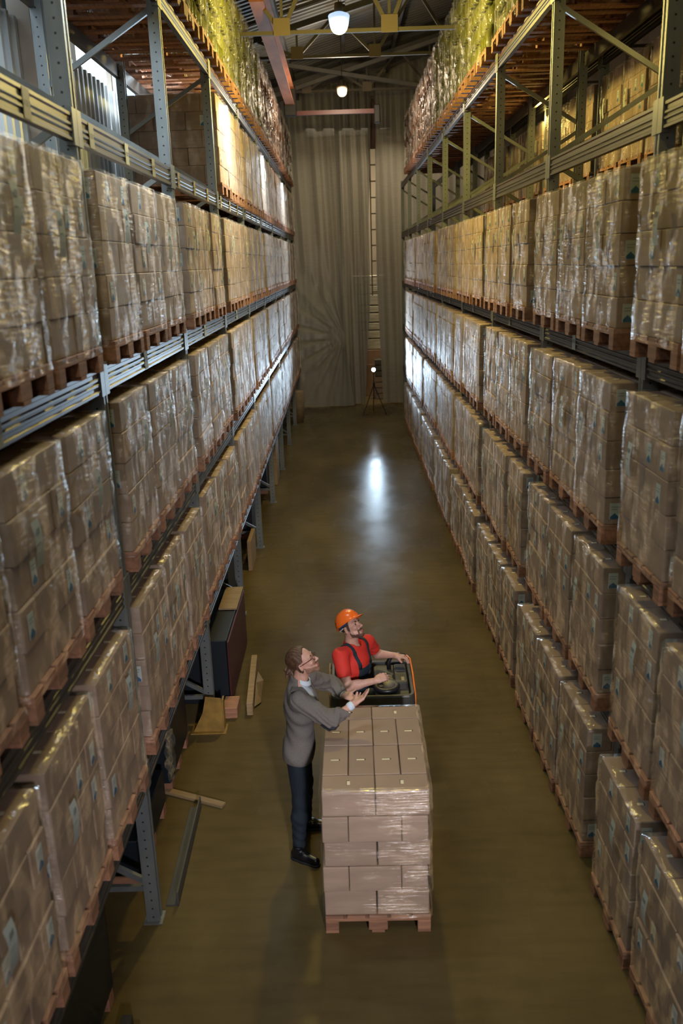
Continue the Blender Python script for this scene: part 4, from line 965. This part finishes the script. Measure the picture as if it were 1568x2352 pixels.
        for cc, ee in ((cR, eR), (cL, eL)):
            n = nrm(cc - ee); cut = (X - cc[0]) * n[0] + (Y - cc[1]) * n[1] + (Z - cc[2]) * n[2] + 0.012
            near = np.sqrt((X - cc[0]) ** 2 + (Y - cc[1]) ** 2 + (Z - cc[2]) ** 2) < 0.12
            d = np.where(near, np.maximum(d, cut), d)
        # V opening at the chest and neck hole
        xx, yy = rot2(X, Y); v = np.abs(yy) - np.clip((Z - 1.17) * 0.30, 0, 0.075); v = np.maximum(v, 0.03 - xx); v = np.maximum(v, 1.16 - Z)
        d = np.maximum(d, -v)
        neck = np.sqrt((X + 0.425) ** 2 + (Y - 6.2) ** 2) - 0.066; neck = np.maximum(neck, 1.475 - Z); d = np.maximum(d, -neck)
        d = np.maximum(d, Z - 1.548 + 0.45 * (X + 0.44))
        return d
    lo = (-0.64, 5.80, 0.82); hi = (0.03, 6.72, 1.58)
    jk = surf('jacket', jacket_fn, lo, hi, 0.0052, M['jacket'], root)
    def shirt_fn(X, Y, Z):
        d = tor.ev(X, Y, Z) + 0.010; xx, yy = rot2(X, Y); w = np.abs(yy) - 0.10; d = np.maximum(np.maximum(d, w), np.maximum(-xx, 1.10 - Z))
        c = np.abs(np.sqrt((X + 0.415) ** 2 + (Y - 6.2) ** 2) - 0.068 + 0.12 * (Z - 1.50)) - 0.004; c = np.maximum(c, np.abs(Z - 1.502 + 0.40 * (X + 0.36)) - 0.020); c = np.maximum(c, -(X + 0.425))
        return np.minimum(np.maximum(d, Z - 1.49), c)
    surf('shirt', shirt_fn, (-0.52, 6.02, 1.1), (-0.24, 6.34, 1.56), 0.004, M['shirt_w'], root)
    def lapel_fn(X, Y, Z):
        d = np.abs(tor.ev(X, Y, Z) - 0.009) - 0.006; v = np.clip((Z - 1.17) * 0.30, 0, 0.075); xx, yy = rot2(X, Y); e = np.abs(yy)
        wd = 0.012 + 0.055 * np.clip((Z - 1.16) / 0.26, 0, 1); wd = np.where((Z > 1.40) & (Z < 1.418), wd * 0.4, wd)
        band = np.maximum(v - 0.004 - e, e - v - wd); band = np.maximum(np.maximum(band, -xx), np.maximum(1.17 - Z, Z - 1.50)); return np.maximum(d, band)
    surf('lapel', lapel_fn, (-0.50, 6.0, 1.15), (-0.26, 6.4, 1.54), 0.004, M['lapel'], jk); bpy.data.objects['lapel'].matrix_parent_inverse = jk.matrix_parent_inverse.inverted() @ Matrix.Translation(-root.location) if False else bpy.data.objects['lapel'].matrix_parent_inverse
    def patch_fn(X, Y, Z):
        b_ = arms.ev(X, Y, Z) + (wr(X, Y, Z, 0.0060, 1.0, 0.6) + wr(X, Y, Z, 0.0030, 1.9, 0.2)) * (0.4 + np.clip((X + 0.42) / 0.3, 0, 1)); c = eR + np.array([-0.01, -0.015, -0.055])
        return np.maximum(b_ - 0.004, np.sqrt(((X - c[0]) * 0.75) ** 2 + (Y - c[1]) ** 2 + (Z - c[2]) ** 2) - 0.058)
    surf('elbow_patch', patch_fn, (-0.31, 5.80, 1.18), (-0.05, 6.02, 1.36), 0.004, M['patch'], jk, 'dark elbow patch')
    for cc, ee in ((cR, eR), (cL, eL)):
        n = nrm(cc - ee); fc = F(0.01); fc.cap(cc - n * 0.028, cc - n * 0.010, 0.035, 0.034); l2, h2 = fc.box(0.01)
        cn = n; c1 = cc
        def cf(X, Y, Z, fc=fc, cn=cn, c1=c1):
            u = (X - c1[0]) * cn[0] + (Y - c1[1]) * cn[1] + (Z - c1[2]) * cn[2]; return np.maximum(fc.ev(X, Y, Z), u + 0.003)
        surf('cuff', cf, l2, h2, 0.003, M['shirt_w'], root)
    nR = nrm(cR - eR)
    for k in range(4):
        p = cR - nR * (0.03 + 0.016 * k) + np.array([0.012, -0.018, -0.042]); obj('button', MB().lathe([(0.001, 0.004), (0.006, 0.003), (0.007, 0), (0.006, -0.003), (0.001, -0.004)], tuple(p), 8), M['patch'], jk, True)
    # trousers
    tr = F(0.03); tr.ell((-0.465, 6.2, 0.88), (0.115, 0.160, 0.12)); 
    tr.chain([(-0.468, 6.10, 0.86), kR, (-0.475, 6.04, 0.36), (aR[0] + 0.012, aR[1], 0.115)], [0.094, 0.070, 0.066, 0.050]); tr.chain([(-0.462, 6.30, 0.86), kL, (-0.448, 6.365, 0.36), (aL[0] + 0.012, aL[1], 0.115)], [0.094, 0.070, 0.066, 0.050])
    surf('trousers', lambda X, Y, Z: np.maximum(np.maximum(tr.ev(X, Y, Z) + wr(X, Y, Z, 0.0025, 0.9, 0.3) * np.clip((0.6 - Z) * 3, 0.3, 1.4), 0.085 - Z), Z - 0.95), (-0.64, 5.9, 0.06), (-0.28, 6.55, 0.97), 0.0058, M['jeans'], root)
    # shoes
    for (a, yaw) in ((aR, -0.55), (aL, -0.12)):
        dr = np.array([math.cos(yaw), math.sin(yaw), 0]); heel = np.array([a[0] - 0.035, a[1], 0.0]); 
        sh = F(0.025); sh.cap(heel + dr * 0.02 + V(0, 0, 0.045), heel + dr * 0.10 + V(0, 0, 0.05), 0.038, 0.040); sh.cap(heel + dr * 0.10 + V(0, 0, 0.045), heel + dr * 0.215 + V(0, 0, 0.035), 0.040, 0.034)
        sh.cap(heel + dr * 0.03 + V(0, 0, 0.05), heel + dr * 0.045 + V(0, 0, 0.115), 0.040, 0.042)
        l2, h2 = sh.box(0.02); l2[2] = 0.0
        so = surf('shoe', lambda X, Y, Z, sh=sh: np.maximum(np.maximum(sh.ev(X, Y, Z), 0.014 - Z), Z - 0.125), l2, h2, 0.0045, M['shoe'], root)
        surf('sole', lambda X, Y, Z, sh=sh: np.maximum(sh.ev(X, Y, Z * 0 + 0.035) - 0.006, np.maximum(Z - 0.020, 0.001 - Z)), (l2[0], l2[1], -0.004), (h2[0], h2[1], 0.03), 0.0045, M['sole'], root)
        for k in range(4):
            p = heel + dr * (0.085 + 0.020 * k) + V(0, 0, 0.093 - 0.006 * k); sd = np.array([-dr[1], dr[0], 0])
            o = obj('lace', MB().tube([tuple(p - sd * 0.020 - V(0, 0, 0.008)), tuple(p), tuple(p + sd * 0.020 - V(0, 0, 0.008))], 0.0035, 6), M['lace'], root, True); o.matrix_parent_inverse = Matrix.Translation(-root.location)
    return root
P1 = standing_man()

# ---- ride-on pallet truck
def truck():
    t = thing('pallet_truck', 'dark grey ride-on electric pallet truck with round steering wheel behind the carton pallet', 'pallet truck', (0.17, 7.3, 0))
    M['truck_body'] = mat('truck_grey', (0.055, 0.055, 0.045), 0.45, noise=((5, 5, 5), (0.035, 0.036, 0.03), 0.4, 0.7)); M['truck_deck'] = mat('truck_deck_grey', (0.075, 0.073, 0.055), 0.5)
    def rr_loop(hx, hy, r, z, n=6):
        o = []
        for cx, cy_, a0 in ((hx - r, hy - r, 0), (-hx + r, hy - r, PI / 2), (-hx + r, -hy + r, PI), (hx - r, -hy + r, 1.5 * PI)):
            for k in range(n + 1): a = a0 + PI / 2 * k / n; o.append((cx + r * math.cos(a), cy_ + r * math.sin(a), z))
        return o
    def loft(loops, closed_top=False, m=0):
        mb = MB(); n = len(loops[0]); vs = [v for l in loops for v in l]; fs = []
        for i in range(len(loops) - 1):
            for k in range(n): fs.append((i * n + k, i * n + (k + 1) % n, (i + 1) * n + (k + 1) % n, (i + 1) * n + k))
        if closed_top: fs.append(tuple(range((len(loops) - 1) * n, len(loops) * n)))
        return mb.add(vs, fs, m)
    hx, hy = 0.385, 0.37
    obj('chassis', loft([rr_loop(hx - 0.02, hy - 0.02, 0.05, 0.05), rr_loop(hx, hy, 0.06, 0.10), rr_loop(hx, hy, 0.07, 0.85), rr_loop(hx - 0.005, hy - 0.005, 0.07, 0.935), rr_loop(hx - 0.012, hy - 0.012, 0.065, 0.95), rr_loop(hx - 0.035, hy - 0.035, 0.05, 0.95), rr_loop(hx - 0.042, hy - 0.042, 0.045, 0.94), rr_loop(hx - 0.045, hy - 0.045, 0.045, 0.50)], True), M['truck_body'], t, False)
    obj('dash_deck', loft([rr_loop(0.155, hy - 0.05, 0.05, 0.86), rr_loop(0.155, hy - 0.05, 0.05, 0.915), rr_loop(0.148, hy - 0.057, 0.045, 0.922)], True), M['truck_deck'], t, loc=(0.18, 0, 0))
    o = obj('seat', loft([rr_loop(0.19, 0.22, 0.06, 0.50), rr_loop(0.20, 0.23, 0.06, 0.56), rr_loop(0.18, 0.21, 0.06, 0.60)], True), M['black'], t, True, loc=(-0.12, 0.0, 0))
    obj('backrest', MB().cbox(-0.335, -0.285, -0.2, 0.24, 0.55, 1.08, 0.02), M['black'], t)
    w = obj('steering_wheel', MB().lathe([(0.001, 0.965), (0.05, 0.968), (0.075, 0.975), (0.105, 0.985), (0.122, 0.975), (0.125, 0.955), (0.11, 0.935), (0.05, 0.93), (0.001, 0.925)], (0, 0, 0), 32), M['black'], t, True, loc=(0.13, -0.19, 0.0))
    obj('hub_disc', MB().lathe([(0.001, 0.0025), (0.02, 0.002), (0.022, 0)], n=16), M['truck_deck'], w, True, loc=(-0.05, -0.02, 0.976))
    obj('wheel_knob', MB().lathe([(0.001, 0.045), (0.016, 0.042), (0.02, 0.03), (0.015, 0.012), (0.008, 0)], n=12), M['black'], w, True, loc=(-0.045, 0.06, 0.98))
    obj('console', loft([rr_loop(0.062, 0.20, 0.025, 0.92), rr_loop(0.060, 0.195, 0.025, 0.975), rr_loop(0.050, 0.185, 0.02, 0.985)], True), M['truck_body'], t, loc=(0.27, 0.02, 0))
    obj('display', MB().cbox(-0.042, 0.042, -0.06, 0.06, 0, 0.006, 0.002), M['black'], t, loc=(0.272, 0.10, 0.984))
    obj('rating_plate', MB().box(-0.022, 0.022, -0.05, 0.05, 0, 0.003), M['tag_yellow'], t, loc=(0.175, 0.06, 0.9225))
    obj('console_label', MB().box(-0.014, 0.014, -0.035, 0.035, 0, 0.003), M['tag_yellow'], t, loc=(0.285, -0.10, 0.984))
    lv = obj('control_handle', MB().tube([(0.175, 0.24, 0.92), (0.17, 0.25, 0.99), (0.20, 0.255, 1.045), (0.27, 0.25, 1.06), (0.33, 0.24, 1.05)], [0.022, 0.022, 0.022, 0.024, 0.02], 10), M['black'], t, True)
    obj('grab_rail', MB().tube([(0.375, -0.30, 0.30), (0.388, -0.26, 0.90), (0.384, 0.0, 0.99), (0.378, 0.24, 1.02), (0.35, 0.33, 1.01), (0.31, 0.34, 0.95)], 0.009, 8), M['orange'], t, True)
    obj('side_rail', MB().tube([(-0.388, -0.28, 0.30), (-0.392, -0.28, 0.98), (-0.392, 0.22, 1.0), (-0.388, 0.28, 0.92)], 0.007, 8), M['yellow'], t, True)
    for s in (-1, 1): obj('fork', MB().cbox(s * 0.175 - 0.02 - 0.075, s * 0.175 - 0.02 + 0.075, -2.05, -0.36, 0.03, 0.085, 0.008), M['dark_steel'], t)
    for s in (-1, 1):
        for yy in (-0.2, 0.22): obj('wheel', MB().tube([(s * 0.36 - 0.03 * s, yy, 0.085), (s * 0.36 + 0.0 * s, yy, 0.085)], 0.085, 20), M['black'], t, True)
    return t
truck()

# ---- seated driver with the orange hard hat
def driver():
    root = thing('person', 'seated man in orange hard hat, red t-shirt and navy overalls steering the pallet truck', 'person', (0.0, 7.27, 0.0))
    T = Matrix.Translation(-root.location)
    hc = (-0.005, 7.27, 1.478); A = head_frame((0.74, -0.44, 0.56), (-0.05, 0.05, 1), -0.12)
    Fw = nrm((0.817, -0.577, 0)); Sd = nrm((0.577, 0.817, 0))
    shN, elN, wrN = np.array((-0.115, 7.085, 1.290)), np.array((-0.06, 6.955, 1.045)), np.array((0.195, 6.935, 1.108))
    shF, elF, wrF = np.array((0.140, 7.415, 1.268)), np.array((0.235, 7.56, 1.07)), np.array((0.395, 7.465, 1.095))
    ch = np.array((0.015, 7.255, 1.135)); be = np.array((-0.01, 7.27, 0.88)); A2 = np.stack([Fw, Sd, np.array([0, 0, 1.0])], axis=1)
    body = F(0.025); H = head_fields(body, hc, A)
    body.cap((-0.01, 7.265, 1.23), H(-0.028, 0, -0.045), 0.066, 0.060, 0.03); body.ell(ch, (0.10, 0.15, 0.19), A2); body.ell(be, (0.10, 0.13, 0.20), A2)
    body.cap(shN, elN, 0.055, 0.046, 0.03); body.cap(elN, wrN, 0.047, 0.027, 0.02); body.cap(elN * 0.7 + wrN * 0.3, elN * 0.6 + wrN * 0.4, 0.045, 0.043, 0.02)
    body.cap(shF, elF, 0.054, 0.044, 0.03); body.cap(elF, wrF, 0.045, 0.026, 0.02); body.cap((0.01, 7.26, 1.2), shN, 0.06, 0.055); body.cap((0.01, 7.26, 1.2), shF, 0.06, 0.055)
    hand(body, wrN, (0.92, 0.22, 0.30), (0.15, 0.60, -0.75), (0.05, 0.6, 0.6), (1.15, 1.2, 1.25, 1.25), thumb=(0.85, 0.35, 0.25), tcurl=0.5, sc=1.02)
    hand(body, wrF, (0.88, -0.20, -0.05), (0.0, -0.15, -1.0), (0.2, -0.95, 0.0), (0.55, 0.55, 0.6, 0.65), thumb=(0.7, 0.5, 0.5), sc=1.0)
    hp = np.array((-0.05, 7.30, 0.72)); kN, kF = np.array((0.22, 7.10, 0.74)), np.array((0.26, 7.34, 0.74))
    body.ell(hp, (0.12, 0.15, 0.10), A2); body.cap(hp + Sd * -0.08, kN, 0.07, 0.055); body.cap(hp + Sd * 0.08, kF, 0.07, 0.055)
    lo, hi = body.box(); surf('body', body.ev, lo, hi, 0.0042, M['skin'], root)
    face_details(root, hc, A, H, M['hair_dark'])
    fl = F(0.004); fl.chain([H(0.099, -0.02, -0.057), H(0.104, 0, -0.055), H(0.099, 0.02, -0.057)], [0.003, 0.0042, 0.003]).chain([H(0.097, -0.016, -0.066), H(0.101, 0, -0.0675), H(0.097, 0.016, -0.066)], [0.003, 0.0045, 0.003]); l2, h2 = fl.box(0.006); surf('lips', fl.ev, l2, h2, 0.002, M['lip'], root)
    Af = np.array(A, dtype=np.float32)
    def loc(X, Y, Z):
        x, y, z = X - hc[0], Y - hc[1], Z - hc[2]
        return (Af[0, 0] * x + Af[1, 0] * y + Af[2, 0] * z, Af[0, 1] * x + Af[1, 1] * y + Af[2, 1] * z, Af[0, 2] * x + Af[1, 2] * y + Af[2, 2] * z)
    hf = F(0.025); head_fields(hf, hc, A); hlo, hhi = hf.box()
    def beard(X, Y, Z):
        d = hf.ev(X, Y, Z) - 0.0032; x, y, z = loc(X, Y, Z)
        jaw = np.maximum(z - (-0.062 - 0.42 * np.maximum(0, x - 0.03) + 1.6 * np.maximum(0, 0.026 - x)), -(x - 0.004)); jaw = np.maximum(jaw, z - 0.03); jaw = np.maximum(jaw, np.where(x > 0.045, z + 0.076, -1.0))
        must = np.maximum(np.maximum(np.abs(z + 0.044 - 0.25 * np.abs(y) * -1) - 0.006, 0.078 - x), np.abs(y) - 0.034)
        gt = np.maximum(np.maximum(np.abs(np.abs(y) - 0.030) - 0.0055, np.abs(z + 0.064) - 0.024), 0.070 - x)
        reg = np.minimum(np.minimum(jaw, must), gt); return np.maximum(d, reg)
    surf('beard', beard, hlo, hhi, 0.003, M['beard_dark'], root)
    def hair(X, Y, Z):
        x, y, z = loc(X, Y, Z); s = hf.ev(X, Y, Z) - 0.006
        side = x - (0.030 + 0.2 * (z - 0.03)); low = -(z + 0.035 + 0.3 * np.maximum(0, -(x + 0.05))); ear = np.where((np.abs(y) > 0.05) & (x > -0.035), 0.032 - np.sqrt((x + 0.006) ** 2 + (z + 0.004) ** 2), -1.0)
        ear = np.where((x > 0.012) & (z > -0.03), -1.0, ear); return np.maximum(np.maximum(s, np.maximum(side, low)), np.maximum(ear, z - 0.06))
    surf('hair', hair, hlo - 0.01, hhi + 0.01, 0.003, M['hair_dark'], root)
    # hard hat: dome, brim, peak, centre ribs
    HA = head_frame(A[:, 0] * 0.96 + A[:, 2] * 0.16, A[:, 2]); HO = H(-0.012, 0, 0.052)
    vs = []; fs = []; n = 48; m = 16
    for j in range(m + 1):
        for i in range(n):
            a = 2 * PI * i / n; cx, sy = math.cos(a), math.sin(a)
            if j <= m - 3:
                p = j / (m - 3) * PI / 2; r = math.sin(p) ** 0.92; z = 0.118 * math.cos(p) + 0.006
                rib = 0.0045 * (math.exp(-((sy * r * 0.105) / 0.011) ** 2)) * (1 if math.cos(p) > 0.12 else 0)
                vs.append((0.128 * r * cx, 0.106 * r * sy, z + rib))
            else:
                q = (j - (m - 3)) / 3; front = max(0.0, cx) ** 3; ext = q * (0.010 + 0.050 * front); side = q * 0.010
                vs.append(((0.128 + ext) * cx, (0.106 + side) * sy, 0.006 - q * (0.006 + 0.010 * front) - 0.004 * q))
    vs = [tuple(HO + HA @ np.array(v)) for v in vs]
    for j in range(m):
        for i in range(n): fs.append((j * n + i, (j + 1) * n + i, (j + 1) * n + (i + 1) % n, j * n + (i + 1) % n))
    me = mesh_from('hard_hat', vs, fs, [M['helmet']], True); ho = link('hard_hat', me, root); ho.matrix_parent_inverse = T
    so = ho.modifiers.new('s', 'SOLIDIFY'); so.thickness = 0.003; so.offset = 0
    for k in range(2):
        a = math.radians(-118); vv = MB()
        for dz in (0.0, 0.010): pass
        c0 = np.array((0.121 * math.cos(a), 0.100 * math.sin(a), 0.045 + 0.010 * k)); c0[:2] *= 1.01
        tdir = np.array((-math.sin(a), math.cos(a), 0)); P0_ = HO + HA @ (c0 - tdir * 0.009); P1_ = HO + HA @ (c0 + tdir * 0.009)
        o = obj('vent_slot', MB().tube([tuple(P0_), tuple(P1_)], 0.0018, 6), M['black'], ho)
    band = F(0.004); pts = [HO + HA @ np.array((0.112 * math.cos(a), 0.091 * math.sin(a), -0.014 - 0.012 * (math.cos(a) < 0))) for a in np.linspace(math.radians(100), math.radians(260), 12)]
    band.chain(pts, [0.006] * 12); l2, h2 = band.box(0.01); surf('head_band', band.ev, l2, h2, 0.003, M['paper'], ho)
    pts = [HO + HA @ np.array((0.108 * math.cos(a), 0.092 * math.sin(a), -0.006)) for a in np.linspace(math.radians(-125), math.radians(-70), 6)]
    band = F(0.004); band.chain(pts, [0.008] * 6); l2, h2 = band.box(0.01); surf('sweatband', band.ev, l2, h2, 0.003, M['strap_blue'], ho, 'blue sweatband')
    # t-shirt
    tor = F(0.045); tor.ell(ch + Fw * 0.002, (0.128, 0.190, 0.185), A2); tor.ell(be, (0.130, 0.165, 0.22), A2); tor.cap(shN + Sd * 0.03, shF - Sd * 0.03, 0.066, 0.066); tor.cap((-0.01, 7.262, 1.25), (-0.005, 7.263, 1.345), 0.095, 0.072, 0.03)
    slv = F(0.025); slv.cap(shN, shN * 0.38 + elN * 0.62, 0.074, 0.068); slv.cap(shF, shF * 0.45 + elF * 0.55, 0.070, 0.064)
    def shirt(X, Y, Z):
        a = tor.ev(X, Y, Z) + wr(X, Y, Z, 0.0022, 0.7, 0.2); b = slv.ev(X, Y, Z) + wr(X, Y, Z, 0.0018, 1.0, 0.9); k = 0.03; h = np.clip(0.5 + 0.5 * (a - b) / k, 0, 1); d = a + (b - a) * h - k * h * (1 - h)
        for s, e, q in ((shN, elN, 0.62), (shF, elF, 0.55)):
            n_ = nrm(e - s); c = s * (1 - q) + e * q; cut = (X - c[0]) * n_[0] + (Y - c[1]) * n_[1] + (Z - c[2]) * n_[2] - 0.02
            near = np.sqrt((X - c[0]) ** 2 + (Y - c[1]) ** 2 + (Z - c[2]) ** 2) < 0.11; d = np.where(near, np.maximum(d, cut), d)
        nk = np.sqrt((X - 0.012) ** 2 + (Y - 7.253) ** 2) - 0.068; nk = np.maximum(nk, 1.285 + 0.25 * ((X - 0.0) * -Fw[0] + (Y - 7.26) * -Fw[1]) - Z); d = np.maximum(d, -nk); d = np.maximum(d, Z - 1.352)
        return np.maximum(d, 0.80 - Z)
    surf('t_shirt', shirt, (-0.26, 6.88, 0.78), (0.36, 7.66, 1.40), 0.005, M['red_shirt'], root)
    def uv(X, Y, Z): x, y = X - 0.0, Y - 7.265; return x * Fw[0] + y * Fw[1], x * Sd[0] + y * Sd[1]
    def over(X, Y, Z):
        a = tor.ev(X, Y, Z) + wr(X, Y, Z, 0.0022, 0.7, 0.2) - 0.008; f_, s_ = uv(X, Y, Z)
        bib = np.maximum(np.maximum(np.abs(s_) - (0.085 + 0.35 * np.maximum(0, 1.02 - Z)), Z - 1.13), -f_ + 0.02)
        low = Z - (0.96 + 0.0 * X); reg = np.minimum(bib, low)
        return np.maximum(np.maximum(a, reg), 0.72 - Z)
    ov = surf('overalls', over, (-0.24, 6.98, 0.70), (0.28, 7.56, 1.14), 0.005, M['overall'], root)
    leg = F(0.03); leg.ell(hp, (0.14, 0.175, 0.12), A2); leg.cap(hp - Sd * 0.08, kN, 0.088, 0.070); leg.cap(hp + Sd * 0.08, kF, 0.088, 0.070); leg.cap(kN, kN + V(0.03, 0, -0.2), 0.068, 0.055); leg.cap(kF, kF + V(0.03, 0, -0.2), 0.068, 0.055); l2, h2 = leg.box(); surf('overall_legs', leg.ev, l2, h2, 0.008, M['overall'], root)
    for sg in (-1, 1):
        def strap(X, Y, Z, sg=sg):
            a = np.abs(tor.ev(X, Y, Z) + wr(X, Y, Z, 0.0022, 0.7, 0.2) - 0.006) - 0.004; f_, s_ = uv(X, Y, Z)
            c = sg * (0.078 + 0.16 * np.clip(Z - 1.13, 0, 0.12) + 0.10 * np.clip(Z - 1.25, 0, 0.2)); c = np.where(f_ < 0, c, c)
            return np.maximum(np.maximum(a, np.abs(s_ - c) - 0.017), np.maximum(1.06 - Z + np.where(f_ < 0, -0.2, 0), -f_ - 0.13))
        surf('strap', strap, (-0.26, 6.98, 0.9), (0.30, 7.56, 1.40), 0.004, M['overall'], ov)
        q = Fw * 0.128 + Sd * sg * 0.080 + V(0.012, 7.255, 1.15)
        bk = F(0.005); bk.ell(q, (0.008, 0.020, 0.024), A2); l2, h2 = bk.box(0.01); surf('buckle', bk.ev, l2, h2, 0.004, M['black'], ov)
    return root
P2 = driver()
# the parts were modelled in world space: anything parented deeper must not be shifted twice
for r_ in (P1, P2):
    for ch in [o for o in bpy.data.objects if o.parent == r_]:
        ch.matrix_parent_inverse = Matrix.Translation(-r_.location)
        for c2 in [o for o in bpy.data.objects if o.parent == ch]: c2.matrix_parent_inverse = Matrix.Identity(4)
